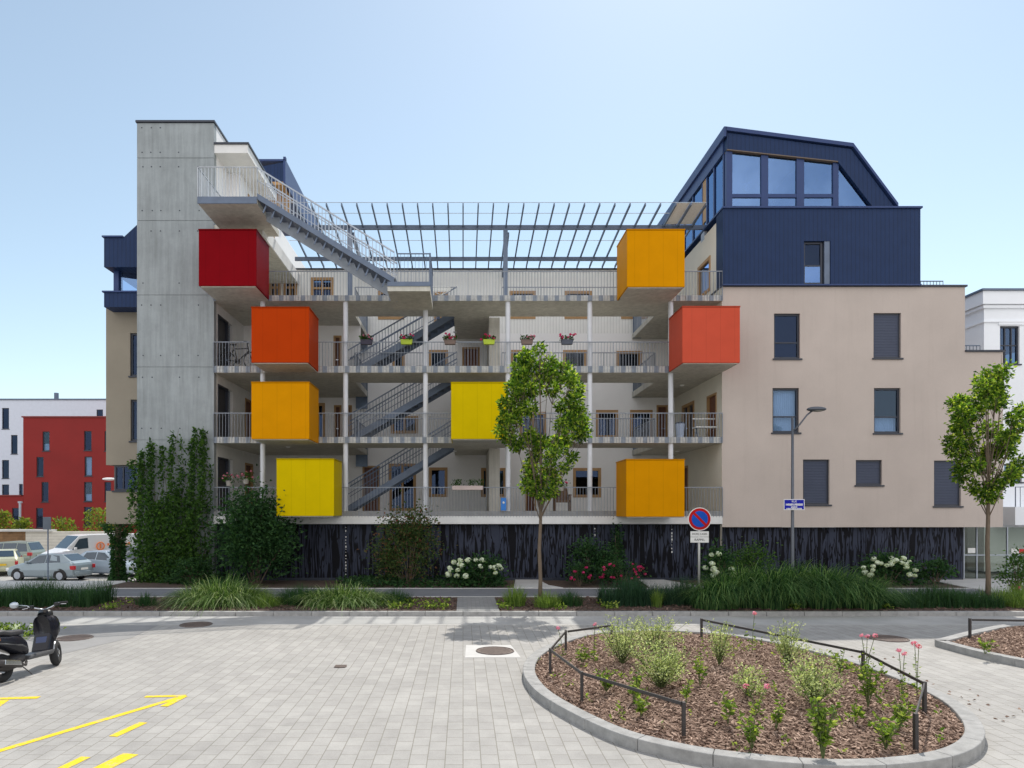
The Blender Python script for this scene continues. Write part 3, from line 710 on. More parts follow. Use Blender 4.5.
m = MB(); m.quad((wx(119, OY + .6), OY + .6, wz(292, OY) + .06), (lx1, OY + .9, wz(292, OY) + .06), (lx1, OY + .9, oz0), (wx(119, OY + .6), OY + .6, oz0)); part(m, 'pane', glass_p, B)

# ---- dark cut-out screen along the ground floor
m = MB()
xa, xb = XL + .02, wx(963, 26.2); n = 22
for i in range(n):
    u0 = xa + (xb - xa) * i / n; u1 = xa + (xb - xa) * (i + 1) / n
    m.box(u0 + .012, u1 - .012, 26.2, 26.26, .2, ZAb - .02 if u1 < XR + .3 else ZF - .012)
part(m, 'ground_floor_screen', screenm, B)
m = MB(); m.box(xa, xb, 26.3, 26.4, .1, ZF - .02); m.box(xa, xb, 26.19, 26.27, .1, .2); part(m, 'plinth', frame_d, B)
for px, pyt, pyb in ((346, 527, 577), (672, 526, 552), (595, 528, 535)):
    m = MB(); z1 = wz(pyt, 26.19); z0 = wz(pyb, 26.19); k = 0
    while z1 - k * .12 > z0: m.box(wx(px, 26.19) - .025, wx(px, 26.19) + .02 * rnd.random(), 26.18, 26.198, z1 - k * .12 - .08 * rnd.random(), z1 - k * .12); k += 1
    part(m, 'light_slot', whitep, B)

# ---- coloured cubes
def cube_mat(name, col):
    m, nt, b = nodes(name); v = coords(nt); w = nt.nodes.new('ShaderNodeTexWave'); w.bands_direction = 'X'; w.inputs['Scale'].default_value = math.pi / 10 / .51
    nt.links.new(v, w.inputs['Vector']); n1 = noise(nt, v, 1.4, 4); c = ramp(nt, n1, [(.3, sc(col, .95)), (.7, sc(col, 1.05))])
    c = mixc(nt, c, ramp(nt, w.outputs['Fac'], [(0, (.82,) * 3), (.004, (1, 1, 1))]), 1, 'MULTIPLY'); nt.links.new(c, b.inputs['Base Color'])
    b.inputs['Roughness'].default_value = .45; b.inputs['Specular IOR Level'].default_value = .03; return m
BOX = [('dark red metal cube high on the tower side', 'clad_red', (.20, .002, .006), 198.6, 256.4, 230.3, 285.8),
       ('orange red metal cube', 'clad_orange', (.43, .042, .002), 251.3, 309, 308, 362.5),
       ('amber metal cube above the yellow one at left', 'clad_amber', (.62, .255, .0), 251.3, 309.3, 383, 439),
       ('yellow metal cube behind the big shrub', 'clad_yellow', (.60, .44, .0), 276.4, 334, 459.8, 516),
       ('yellow metal cube beside the street tree', 'clad_yellow', (.60, .44, .0), 451, 508, 383.2, 439),
       ('amber metal cube at roof terrace level', 'clad_amber', (.62, .255, .0), 627, 684.8, 230.3, 286.8),
       ('coral red metal cube', 'clad_coral', (.56, .085, .046), 682.4, 740, 307.3, 362.8),
       ('amber metal cube above the dark screen', 'clad_amber2', (.64, .265, .0), 626.2, 684.6, 460.3, 516.8)]
BY = 24.35
for lab, mn, col, x0, x1, y0, y1 in BOX:
    X0, X1, Z1, Z0 = wx(x0, BY), wx(x1, BY), wz(y0, BY), wz(y1, BY)
    m = MB(); m.box(X0, X1, BY, BY + 1.60, Z0, Z1); o = part(m, 'balcony_cube', cube_mat(mn, col), B, bevel=.012); o['label'] = lab
    m = MB(); m.box(X0 - .012, X1 + .012, BY - .012, BY + 1.60, Z1 + .002, Z1 + .05); m.build('cap', cube_mat(mn + '_cap', sc(col, .7)), o)
    m = MB(); m.box(X0 + .05, X1 - .05, BY + .05, BY + 1.60, Z0 - .03, Z0 - .002); m.build('underside', soffit, o)
    if y0 < 240:
        zz = ZD if True else 0
        m = MB(); m.box(X0 + .05, X1 - .05, BY + 1.2, 26.0, ZDb, Z0 - .031); m.build('bracket', soffit, o)

# ---- stairs: three flights in the void, one outside up to the top landing
def stair(x0, z0, x1, z1, ya, yb, name_mat=steel):
    n = 16; dx = (x1 - x0) / n; dz = (z1 - z0) / n; m = MB()
    for i in range(n):
        m.box(min(x0 + i * dx, x0 + (i + 1.15) * dx), max(x0 + i * dx, x0 + (i + 1.15) * dx), ya + .06, yb - .06, z0 + (i + 1) * dz - .04 if dz > 0 else z0 + i * dz - .04, z0 + (i + 1) * dz if dz > 0 else z0 + i * dz)
        if name_mat is not steel: xr = x0 + (i + 1) * dx; zr_ = z0 + (i + 1) * dz; m.bar((xr, ya + .08, zr_ - .02), (xr - .12, ya + .08, zr_ - .30), .03, .05)
    st = part(m, 'staircase', steel, B)
    for y in (ya, yb):
        lo, hi, sm = (-.16, .14, name_mat) if name_mat is steel else ((-.05, .16, steel) if y == ya else (-.34, .10, steel_l))
        m = MB(); m.prism([(x0, z0 + lo), (x1, z1 + lo), (x1, z1 + hi), (x0, z0 + hi)], lambda a, b, t: (a, y + .06 * t - .03, b)); m.build('stringer', sm, st)
        m = MB(); m.bar((x0, y, z0 + 1.05), (x1, y, z1 + 1.05), .045, .045); m.bar((x0, y, z0 + .62), (x1, y, z1 + .62), .025, .025)
        k = int(abs(x1 - x0) / .125)
        for i in range(k + 1):
            t = i / k; x = x0 + (x1 - x0) * t; z = z0 + (z1 - z0) * t; m.box(x - .009, x + .009, y - .009, y + .009, z + .1, z + 1.04)
        m.build('handrail', steel_l if name_mat is steel_l else steel, st)
    return st
xs0, xs1 = wx(347, 28.7), wx(457, 28.7)
for z0, z1 in ((ZA, ZB), (ZB, ZC), (ZC, ZD)): stair(xs0, z0, xs1, z1, GY + .12, GY + 1.35)
LYf = 23.75
lx_a, lx_b = wx(198, LYf), wx(257, LYf); zl = wz(197.5, LYf)
m = MB(); m.box(lx_a, lx_b, LYf, 26.6, zl - .22, zl); ld = part(m, 'top_landing', soffit, B)
m = MB(); m.box(lx_a - .01, lx_b, LYf - .03, LYf - .001, zl - .22, zl + .02); m.build('edge_plate', steel, ld)
m = MB(); railing(m, (lx_a, LYf), (lx_b, LYf), zl + 1.05, zl + .02, .12, rail=.03); railing(m, (lx_a, LYf + .02), (lx_a, 26), zl + 1.05, zl + .02, .12, rail=.03); m.build('railing', M('steel_pale', (.46, .49, .53), .5, .2), ld)
px0, px1 = wx(387.5, LYf), wx(430, LYf); zp = wz(282.5, LYf)
mm_s = MATS['steel_blue_grey']
st = stair(lx_b, zl, wx(394, LYf), zp + .02, LYf + .04, LYf + 1.15, steel_l)
m = MB(); m.box(px0, px1, LYf, 26.0, zp - .30, zp); pl = part(m, 'lower_landing', soffit, B)
m = MB(); m.box(px0, px1 + .01, LYf - .03, LYf - .001, zp - .13, zp + .02); m.build('edge_plate', mm_s, pl)
m = MB(); railing(m, (wx(397, LYf), LYf), (px1, LYf), zp + 1.0, zp - .1, .115); railing(m, (px1, LYf + .02), (px1, 25.93), zp + 1.0, zp - .1, .115); m.tube([(px1, LYf, zp - .1), (px1, LYf, zp + 1.02)], .03, 8); m.build('railing', steel, pl)

# ---- glazed pergola roof
Yf, Yb, zf, zr = 26.4, 31.75, wz(203.5, 26.4), 14.12
def pz(y): return zf + (zr - zf) * (y - Yf) / (Yb - Yf)
PG = part(MB().bar((-7.55, 28.1, pz(28.1) - .06), (wx(711, 28.1), 28.1, pz(28.1) - .06), .10, .17), 'pergola', steel, B)
m = MB(); m.bar((-7.55, 30.7, pz(30.7) - .14), (9.8, 30.7, pz(30.7) - .14), .1, .16); m.build('purlin', steel, PG)
m = MB(); m.bar((-7.5, Yf + .02, pz(Yf) + .05), (9.42, Yf + .02, pz(Yf) + .05), .02, .015); m.build('front_edge', steel_l, PG)
for k in range(-12, 17):
    X = k * .5875 + .003; m = MB(); m.bar((X, Yf, pz(Yf) - .03), (X, Yb, pz(Yb) - .03), .05, .1); m.build('rafter', steel, PG)
m = MB()
for k in range(-12, 16):
    X = k * .5875
    m.quad((X + .035, Yf, pz(Yf) + .04), (X + .56, Yf, pz(Yf) + .04), (X + .56, Yb, pz(Yb) + .04), (X + .035, Yb, pz(Yb) + .04))
m.build('glass_roof', glass_r, PG)
for y in (27.2, 29.4): MB().bar((-7.5, y, pz(y) + .05), (9.42, y, pz(y) + .05), .03, .012).build('glazing_joint', steel_col, PG)
m = MB()
for k in (14, 15):
    X = k * .5875; y1 = 28.0; m.quad((X + .04, Yf, pz(Yf) + .02), (X + .555, Yf, pz(Yf) + .02), (X + .555, y1, pz(y1) + .02), (X + .04, y1, pz(y1) + .02))
m.build('roof_blind', M('blind_cream', (.80, .80, .78), .9, var=.1, vs=20), PG)
for px in (350, 505.5):
    X = wx(px, 28.05); m = MB(); m.box(X - .09, X + .09, 28.0, 28.1, ZD, pz(28.05) - .15); m.build('post', steel, PG)
    m = MB(); m.bar((X + .1, 28.15, pz(28.1) - .3), (X + (.12 if px > 400 else .1), 31.7, wz(276, 31.7)), .12, .14); m.build('strut', steel, PG)
m = MB(); m.box(wx(705, 28.1), XR - .003, 27.9, 28.3, pz(28.1) - .62, pz(28.1) - .275); m.build('bracket', steel_l, PG)
# soffit lamps
for px, py, Y in ((682, 385.5, 28.6), (455, 318.5, 30.5), (454.5, 454, 29.5), (677.5, 455.4, 29.5), (288, 451.5, 27.5)):
    m = MB(); z = {385.5: ZCb, 318.5: ZDb, 454: ZBb, 455.4: ZBb, 451.5: ZBb}[py]; m.ball((wx(px, Y), Y, z), .1, 12, 6, 1, 1, .5); part(m, 'ceiling_lamp', white_w, B, smooth=True)

# ------------------------------------------------------------------ neighbours
def facade_box(m, x0, x1, y0, y1, z0, z1, holes, mapf):
    holed(m, x0, x1, z0, z1, holes, mapf, .2)
    m.quad((x0, y0, z0), (x0, y1, z0), (x0, y1, z1), (x0, y0, z1)); m.quad((x1, y0, z0), (x1, y1, z0), (x1, y1, z1), (x1, y0, z1))
    m.quad((x0, y0, z1), (x1, y0, z1), (x1, y1, z1), (x0, y1, z1)); m.quad((x0, y1, z0), (x1, y1, z0), (x1, y1, z1), (x0, y1, z1))
redp = M('plaster_red', (.24, .016, .014), .85, var=.07, vs=.5)
RY = 62.0; fRY = fmap(RY)
RB = thing('apartment_building', 'red rendered apartment block with tall narrow windows behind the car park', 'building', (wx(60, RY), RY, -.85))
RWn = [pxr(*q, RY) for q in ((42.5, 49.5, 431.5, 451), (36.5, 43.5, 457, 476.5), (41.5, 48.5, 482, 502), (36, 43, 508, 528),
       (84, 91.5, 431, 450.5), (84.5, 92, 456.5, 476), (84, 92, 482, 501.5), (84, 92, 507, 527), (104.5, 111, 431, 451), (104.5, 111, 482, 501.5))]
lowq = [pxr(12, 19, 508, 528, RY), pxr(-14, -8, 508, 528, RY)]
m = MB(); facade_box(m, wx(23.2, RY), wx(150, RY), RY, RY + 14, -.85, wz(417.5, RY), RWn, fRY)
facade_box(m, wx(-60, RY), wx(23.2, RY) - .02, RY, RY + 14, -.85, wz(496, RY), lowq, fRY); part(m, 'wall', redp, RB)
for i, q in enumerate(RWn + lowq): window(fRY, q, 'half' if i in (0, 6) else ('curtain' if i in (5,) else 'dark'), root=RB)
m = MB(); m.box(wx(23, RY) - .1, wx(150, RY), RY - .08, RY + 14, wz(417.5, RY) + .003, wz(417.5, RY) + .12); m.box(wx(-60, RY), wx(23, RY) - .12, RY - .08, RY + 14, wz(496, RY) + .003, wz(496, RY) + .1); part(m, 'parapet_cap', M('cap_red', (.2, .03, .025), .6), RB)
WY = 78.0; fWY = fmap(WY)
WB = thing('apartment_building', 'white apartment block with staggered windows rising behind the red one', 'building', (wx(40, WY), WY, -.85))
WWn = [pxr(*q, WY) for q in ((2, 9, 408, 429), (11, 17.5, 435, 454), (2, 9, 460, 478.5), (2, 9, 484.5, 496), (19, 22.8, 484, 496), (96.5, 103, 409.5, 416.5), (-16, -9, 435, 454))]
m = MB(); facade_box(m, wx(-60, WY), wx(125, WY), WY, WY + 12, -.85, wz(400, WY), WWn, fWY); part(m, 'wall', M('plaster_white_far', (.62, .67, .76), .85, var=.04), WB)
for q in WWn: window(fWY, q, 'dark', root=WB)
m = MB(); m.box(wx(-60, WY), wx(125, WY) + .1, WY - .1, WY + 12, wz(400, WY) + .003, wz(400, WY) + .15); part(m, 'parapet_cap', steel, WB)
m = MB(); m.tube([(wx(46, WY), WY + 2, wz(400, WY)), (wx(46, WY), WY + 2, wz(390, WY))], .25, 10); m.box(wx(74, WY), wx(92, WY), WY + 3, WY + 6, wz(400, WY), wz(398, WY) + .2); part(m, 'roof_vent', steel, WB)

GYW = 50.0
GW = thing('garden_wall', 'low wall of brown and white brick behind the car park', 'wall', (wx(20, GYW), GYW, -.85))
brownb = M_pavers('brick_brown', (.20, .12, .06), (.28, .17, .08), (.3, .27, .22), .5, .22, 0, .03); MATS['brick_brown'] = brownb
m = MB(); m.box(wx(-40, GYW), wx(25.5, GYW), GYW, GYW + .4, -.85, wz(531.5, GYW)); part(m, 'brick_panel', M_rib('brick_brown_courses', (.22, .125, .06), .22, .9, 'Z', var=.35, depth=.8), GW)
m = MB(); m.box(wx(25.6, GYW), wx(120, GYW), GYW, GYW + .4, -.85, wz(531.5, GYW)); part(m, 'brick_panel', M_rib('brick_white_courses', (.6, .57, .5), .22, .9, 'Z', var=.1, depth=.6), GW)
m = MB(); m.box(wx(-40, GYW), wx(52, GYW), GYW - .25, GYW + .6, wz(531.5, GYW) + .003, wz(529.5, GYW)); part(m, 'coping', conc_flat, GW)

# white house on the right
HY = 30.0; fH = fmap(HY); hx0, hx1 = wx(984, HY), wx(1120, HY)
HB = thing('white_house', 'white rendered house with moulded cornice behind the right end of the apartment block', 'house', (hx0 + 2, HY, 0))
HW = [pxr(1000, 1019.5, 326, 364, HY), pxr(1004, 1022, 464, 482, HY)]
hz = wz(305, HY); m = MB(); holed(m, hx0, hx1, .1, hz, HW, fH, .25); m.quad((hx0, HY, .1), (hx0, HY + 12, .1), (hx0, HY + 12, hz), (hx0, HY, hz)); m.quad((hx0, HY, hz), (hx1, HY, hz), (hx1, HY + 12, hz), (hx0, HY + 12, hz))
housew = M('plaster_house', (.90, .93, .97), .8, var=.03, vs=1); part(m, 'wall', housew, HB)
m = MB()
for d, z0, z1 in ((.10, wz(308.5, HY), hz - .02), (.18, hz, wz(292, HY)), (.06, wz(322.5, HY), wz(321, HY))): m.box(hx0 - d, hx1, HY - d, HY + 12, z0, z1)
part(m, 'cornice', housew, HB)
m = MB(); m.box(hx0 - .25, hx1, HY - .25, HY + 12, wz(292, HY) + .002, wz(290, HY)); part(m, 'gutter', steel, HB)
for q in HW: window(fH, q, 'dark', (q[0] + .33 * (q[1] - q[0]), q[0] + .66 * (q[1] - q[0])), (q[2] + .5 * (q[3] - q[2]),), root=HB)
m = MB(); m.box(wx(998, HY), wx(1024, HY) + .5, HY - .05, HY - .001, wz(322.6, HY), wz(325, HY)); part(m, 'window_hood', housew, HB)
m = MB(); p = (hx0 - .12, HY + 2.2); m.tube([(p[0] - .1, p[1], hz - .1), (p[0] - .1, p[1], hz - .45), (p[0], p[1], hz - .8), (p[0], p[1], .1)], .07, 8); part(m, 'downpipe', housew, HB)
m = MB(); m.box(hx0 + .4, hx1, HY - 1.2, HY - .02, wz(525, HY - 1), wz(507, HY - 1)); bal = part(m, 'balcony', housew, HB)
m = MB(); railing(m, (hx0 + .45, HY - 1.15), (hx1, HY - 1.15), wz(487, HY - 1.15), wz(507, HY - 1.15), .2); m.build('railing', steel, bal)

# glass screen to the car port at far right
GP = thing('glass_partition', 'framed glass screen with two paper notices at the right end of the building', 'glass screen', (wx(990, 26.6), 26.6, .1))
gx = [wx(963.6, 26.6), wx(976.5, 26.6), wx(1007, 26.6), wx(1045, 26.6)]; gz0, gz1, gzm = wz(579, 26.6), ZF - .02, wz(555, 26.6)
m = MB()
for x in gx: m.box(x - .02, x + .02, 26.57, 26.63, gz0, gz1)
m.box(gx[0] + .021, gx[3], 26.58, 26.62, gzm - .02, gzm + .02); part(m, 'frame', steel_l, GP)
for a, b in zip(gx, gx[1:]):
    m = MB(); m.box(a + .021, b - .021, 26.595, 26.605, gz0, gzm - .021); m.box(a + .021, b - .021, 26.595, 26.605, gzm + .021, gz1); part(m, 'pane', M_glass('glass_port', (.62, .66, .60), .06, blend=.15), GP)
for x0, x1, y0, y1, mt in ((967.5, 975, 548, 553, whitep), (1011, 1018.5, 548.5, 554, whitep), (1019, 1030, 549, 553.5, M('paint_red', (.5, .02, .02), .6))):
    m = MB(); m.box(wx(x0, 26.58), wx(x1, 26.58), 26.56, 26.569, wz(y1, 26.58), wz(y0, 26.58)); part(m, 'notice', mt, GP)
m = MB(); m.box(gx[0], gx[3] + 2, 31, 31.2, 0, 3.0); part(m, 'rear_wall', M('port_wall', (.24, .23, .20), .9), GP)
m = MB(); m.box(gx[0], gx[3], 26.55, 26.66, .08, gz0 - .002); part(m, 'plinth', M('plinth_warm', (.30, .2, .16), .8), GP)

# ------------------------------------------------------------------ vegetation
def tree(name, label, base, H0, fork, clusters, per, leafsize, lm, r0, group=None, spread=1.0):
    """clusters: (x, z, radius) seen from the front; each gets its own depth inside the crown"""
    X, Y, Z = base; t = thing(name, label, 'tree', base, 0, group)
    tr = MB(); lim = MB(); cr = MB()
    tr.tube([(0, 0, -.05), (.015, .01, fork * .3), (-.02, .0, fork * .65), (0.02, 0.02, fork), (.03, .03, fork + (H0 - fork) * .35), (0.0, .0, H0 * .92)], [r0 * 1.25, r0, r0 * .92, r0 * .8, r0 * .5, r0 * .12], 10)
    zs = [c[1] for c in clusters]; zmin, zmax = min(zs), max(zs)
    for (cx, cz, cr_) in clusters:
        half = max(.25, math.sin(math.pi * min(1, max(.12, (cz - zmin + .3) / (zmax - zmin + .6)))) ** .6 * 1.15 * spread)
        lim_y = math.sqrt(max(.05, half ** 2 - min(abs(cx), half * .98) ** 2)); cy = rnd.uniform(-lim_y, lim_y)
        h0 = fork + max(0, (cz - fork)) * rnd.uniform(.0, .45) - .1
        p0 = Vector((.03, .03, max(fork - .1, h0))); p2 = Vector((cx, cy, cz)); mid = p0.lerp(p2, .5) + Vector((rnd.uniform(-.06, .06), rnd.uniform(-.06, .06), -.06 + .1 * rnd.random()))
        if rnd.random() < .55: lim.tube([p0, mid, p2], [r0 * .26, r0 * .17, r0 * .06], 5, False)
        for k in range(5):
            q = p2 + Vector((rnd.gauss(0, 1), rnd.gauss(0, 1), rnd.gauss(0, .8))) * cr_ * .8; lim.tube([mid.lerp(p2, .7), q], [.012, .004], 3, False)
        for k in range(int(per * (cr_ / .26) ** 2)):
            d = Vector((rnd.gauss(0, 1), rnd.gauss(0, 1), rnd.gauss(0, 1))).normalized(); p = p2 + d * cr_ * (rnd.random() ** .5 + rnd.uniform(.1, .55) * (rnd.random() < .25)) * Vector((1, 1, .85)).length / 1.65
            dd = (d * .8 + Vector((rnd.gauss(0, .6), rnd.gauss(0, .6), rnd.gauss(-.15, .5)))); cr.leaf(p, dd, leafsize * rnd.uniform(.65, 1.25), .52)
    tr.build('trunk', bark, t, smooth=True); lim.build('limb', bark, t, smooth=True); cr.build('crown', lm, t)
    return t
TY = 19.45
T1 = [(527, 355, 9), (520, 366, 10), (534, 366, 9), (550, 362, 9), (546, 375, 10), (564, 370, 10), (568, 382, 9), (520, 380, 11), (529, 388, 10), (539, 382, 9), (557, 385, 9), (513, 392, 10),
      (506, 406, 9), (520, 403, 11), (527, 411, 9), (515, 416, 10), (505, 421, 9), (576, 390, 9), (572, 403, 10), (563, 406, 8), (575, 416, 10), (583, 422, 8), (567, 423, 10), (557, 428, 8), (506, 436, 9),
      (517, 442, 10), (532, 435, 9), (541, 442, 9), (569, 437, 9), (579, 434, 8), (557, 442, 8), (536, 453, 9), (548, 456, 8), (562, 450, 5), (570, 458, 6), (534, 465, 9), (548, 468, 8), (561, 469, 6), (532, 477, 9),
      (543, 479, 9), (553, 479, 6), (526, 486, 7), (539, 491, 8), (550, 491, 7), (541, 497, 5), (499, 430, 5), (587, 432, 5), (538, 351, 6)]
bx = wx(540, TY)
tree('street_tree', 'slender street tree with bright green leaves in front of the galleries', (bx, TY, .1), wz(350, TY) - .1, wz(520, TY) - .1,
     [(wx(x, TY) - bx, wz(y, TY) - .1, r * TY / F * .84) for x, y, r in T1], 400, .115, L_tree, .056)
T2 = []
prof = [(379, 6), (388, 20), (399, 31), (410, 38), (423, 40), (437, 39), (451, 39), (464, 33), (477, 24), (489, 14), (498, 6)]
for y, hw in prof:
    k = max(2, int(hw / 6.5))
    for i in range(k):
        xx = 990 + hw * (2 * (i + .5) / k - 1) + rnd.uniform(-4, 4)
        if not (abs(xx - 985) < 11 and 425 < y < 470 and rnd.random() < .6): T2.append((xx, y + rnd.uniform(-4, 4), rnd.uniform(7, 10)))
bx2 = wx(988, TY)
tree('street_tree', 'broad crowned street tree in front of the white house', (bx2, TY, .1), wz(378, TY) - .1, wz(516, TY) - .1,
     [(wx(x, TY) - bx2, wz(y, TY) - .1, r * TY / F * .88) for x, y, r in T2], 370, .115, L_tree, .064, spread=.95)

def sapling(px, pyt, hw, label, Y=52.5, mat=None):
    X = wx(px, Y); t = thing('small_tree', label, 'tree', (X, Y, -.85), 0, 'young trees behind the low brick wall')
    top = wz(pyt, Y) + .85; m = MB(); m.tube([(0, 0, 0), (.03, 0, top * .5), (0, 0, top * .95)], [.05, .035, .01], 6); m.build('trunk', bark, t)
    m = MB()
    for i in range(420):
        z = top * (.45 + .55 * rnd.random()); r = hw * Y / F * math.sqrt(max(.05, 1 - ((z / top - .66) / .42) ** 2)) * rnd.random() ** .5; a = rnd.random() * 6.28
        m.leaf(Vector((r * math.cos(a), r * math.sin(a), z)), Vector((rnd.gauss(0, 1), rnd.gauss(0, 1), rnd.gauss(0, 1))), .3 * rnd.uniform(.6, 1.3), .5)
    m.build('crown', mat or L_yel, t)
for a in ((3, 512, 9, 'yellow green sapling at the left picture edge in front of the red block'), (23, 519, 9, 'small bright sapling above the brown brick wall'),
          (64, 519, 13, 'bushy yellow green sapling just right of the square sign'), (98, 509, 14, 'taller yellow sapling beside the khaki wing'), (112, 520, 9, 'low sapling showing between the ivy post and the khaki wall')): sapling(*a)

def grass(name, label, cx, cy, rx, ry, h, n, mat, out=.5, w=.012, lean=None, z=.1, cat='grass clump', droop=.45):
    t = MB(); X0, Y0_ = cx, cy
    for i in range(n):
        a = rnd.random() * 6.283; r = math.sqrt(rnd.random()); x = math.cos(a) * r * rx; y = math.sin(a) * r * ry
        edge = 1 - .35 * r; hh = h * edge * rnd.uniform(.65, 1.1)
        ang = math.atan2(y / ry, x / rx) + rnd.gauss(0, .7) if lean is None else lean + rnd.gauss(0, .5)
        t.blade((x, y, 0), ang, hh, out * h * rnd.uniform(.25, 1.2) * (.35 + .65 * r), w * rnd.uniform(.7, 1.3), 5, droop)
    o = t.build(name, mat); o.location = (cx, cy, z); return tag(o, label, cat)
def gx_(px, Y=19.6): return wx(px, Y)
m_ = 'ornamental_grass'
L_pgrass = M_leaf('grass_streaked', (.020, .065, .018), (.20, .32, .085), .4, hue=(.66, .72, .42))
def hedge_grass(label, x0, x1, y, ry, h, n, mat, out=.4, w=.011):
    t = MB(); L = x1 - x0
    for i in range(n):
        x = (rnd.random() - .5) * L; yy = rnd.uniform(-ry, ry); k = 1 + .18 * math.sin(x * 3.1 + 1) + .12 * math.sin(x * 7.3)
        t.blade((x, yy, 0), rnd.random() * 6.28, h * k * rnd.uniform(.55, 1.12), out * h * rnd.uniform(.3, 2.0), w * 1.25 * rnd.uniform(.7, 1.3))
    o = t.build(m_, mat); o.location = ((x0 + x1) / 2, y, .1); tag(o, label, 'grass clump')
hedge_grass('long low band of dark green grass along the kerb behind the scooter', gx_(-40), gx_(104), 19.6, .75, .68, 5200, L_grassd)
grass(m_, 'little dark tuft alone on bare soil left of the bright grass', gx_(151), 19.3, .28, .25, .5, 260, L_grassd)
grass(m_, 'wide bright green mound of grass in front of the big dark shrub', gx_(222), 19.6, 1.2, .75, 1.15, 2300, L_pgrass, 1.15, .022, droop=.75)
grass(m_, 'small bright tuft on the right edge of the bright grass mound', gx_(268), 19.2, .45, .4, .55, 500, L_grassl, .8)
grass(m_, 'dark fine grass between the big shrub and the pale grass', gx_(298), 19.8, .6, .6, .72, 900, L_grassd, .5)
grass(m_, 'pale streaked grass mound below the reddish shrub', gx_(345), 19.5, 1.2, .7, .9, 2100, L_pgrass, 1.15, .022, droop=.75)
grass(m_, 'dark grass at the right side of the pale streaked mound', gx_(395), 19.9, .45, .5, .55, 500, L_grassd, .5)
grass(m_, 'upright tuft just left of the street tree trunk', gx_(514), 19.3, .3, .3, .78, 420, L_grassl, .5)
grass(m_, 'light tuft hiding the foot of the street tree', gx_(544), 19.0, .36, .3, .62, 420, L_grassl, .6)
grass(m_, 'dark tuft just right of the street tree trunk', gx_(568), 19.3, .36, .35, .58, 420, L_grassd, .5)
hedge_grass('dark bluish grass in front of the pink roses', gx_(601), gx_(650), 19.6, .6, .72, 1700, L_blue, .4)
grass(m_, 'pale upright tuft between two bands of bluish grass', gx_(651), 19.0, .14, .12, .7, 160, L_grassl, .4)
hedge_grass('dark bluish grass at the foot of the no parking sign', gx_(653), gx_(706), 19.8, .6, .66, 1700, L_blue, .4)
t = MB()
cent = [(-1.75, -.1, 1.25), (-1.1, .15, 1.5), (-.45, -.15, 1.6), (.25, .1, 1.62), (.95, -.1, 1.55), (1.6, .1, 1.4), (2.15, -.1, 1.15), (-2.2, -.2, .95)]
for i in range(6500):
    cx, cy, hh0 = rnd.choice(cent); a = rnd.gauss(-1.45, 1.2); q = math.sqrt(rnd.random()) * .42
    hh = hh0 * rnd.uniform(.45, 1.08)
    t.blade((cx + q * math.cos(a), cy + q * math.sin(a), 0), a + rnd.gauss(0, .25), hh, hh * rnd.uniform(.3, 1.05), .026 * rnd.uniform(.6, 1.3), 6, .82)
o = t.build(m_, M_leaf('grass_reed', (.010, .042, .016), (.09, .19, .06), .45, hue=(.30, .44, .17))); o.location = (gx_(783, 19.1), 19.0, .1); o.scale = (1.0, 1.0, 1.16); tag(o, 'huge drooping clump of dark green reed grass by the street lamp', 'grass clump')
hedge_grass('low dark grass hedge between the reed grass and the right tree', gx_(866, 19.4), gx_(988, 19.4), 19.3, .6, .58, 4200, L_grassd, .45)
hedge_grass('mixed low grass at the right picture edge beyond the right tree', gx_(996, 19.4), gx_(1060, 19.4), 19.4, .7, .62, 1600, L_grassl, .5)

def shrub(name, label, X, Y, rx, ry, h, n, mat, leaf=.10, z=.1, stems=14, lump=7, cat='shrub', bot=.12):
    t = thing(name, label, cat, (X, Y, z)); m = MB(); st = MB()
    lumps = []
    for i in range(lump * 3):
        a = rnd.random() * 6.28; u = rnd.uniform(-.55, 1); r = math.sqrt(max(0, 1 - u * u)) * rnd.uniform(.45, .9)
        lumps.append(Vector((r * math.cos(a) * rx, r * math.sin(a) * ry, h * (.5 + .42 * u))))
    for c in lumps[:stems]: st.tube([(c.x * .15, c.y * .15, 0), (c.x * .6, c.y * .6, c.z * .6), c], [.02, .014, .006], 5, False)
    for i in range(n):
        c = rnd.choice(lumps); s_ = .30
        p = c + Vector((rnd.gauss(0, s_ * rx * .8), rnd.gauss(0, s_ * ry * .8), rnd.gauss(0, s_ * h * .42)))
        if p.z < h * bot * .4: p.z = rnd.uniform(.03, h * .3)
        m.leaf(p, Vector((p.x / rx + rnd.gauss(0, .6), p.y / ry + rnd.gauss(0, .6), rnd.gauss(.15, .6))), leaf * rnd.uniform(.6, 1.3), .55)
    st.build('stem', bark, t); m.build('foliage', mat, t); return t, lumps
def flower_mesh(r, n, mat, name):
    m = MB()
    for i in range(n):
        d = Vector((rnd.gauss(0, 1), rnd.gauss(0, 1), rnd.gauss(0.2, 1))).normalized()
        p = d * r * rnd.uniform(.7, 1); s = r * .42; u = d.orthogonal().normalized(); v = d.cross(u)
        m.quad(p - u * s, p - v * s, p + u * s, p + v * s)
    me = bpy.data.meshes.new(name); me.from_pydata(m.v, [], m.f); me.materials.append(mat); return me
HYD = flower_mesh(.10, 46, petal_w, 'hydrangea_head'); ROSE = flower_mesh(.055, 26, petal_r, 'rose_head'); PINK = flower_mesh(.035, 18, petal_p, 'pink_head'); GER = flower_mesh(.05, 24, petal_r, 'geranium_head'); GERP = flower_mesh(.045, 24, petal_p, 'geranium_pink_head')
def heads(t, me, pts, s=(.8, 1.2)):
    for p in pts:
        o = bpy.data.objects.new('flower_head', me); COL.objects.link(o); o.parent = t; o.location = p; k = rnd.uniform(*s); o.scale = (k, k, k * .8); o.rotation_euler = (rnd.uniform(-.4, .4), rnd.uniform(-.4, .4), rnd.random() * 6)
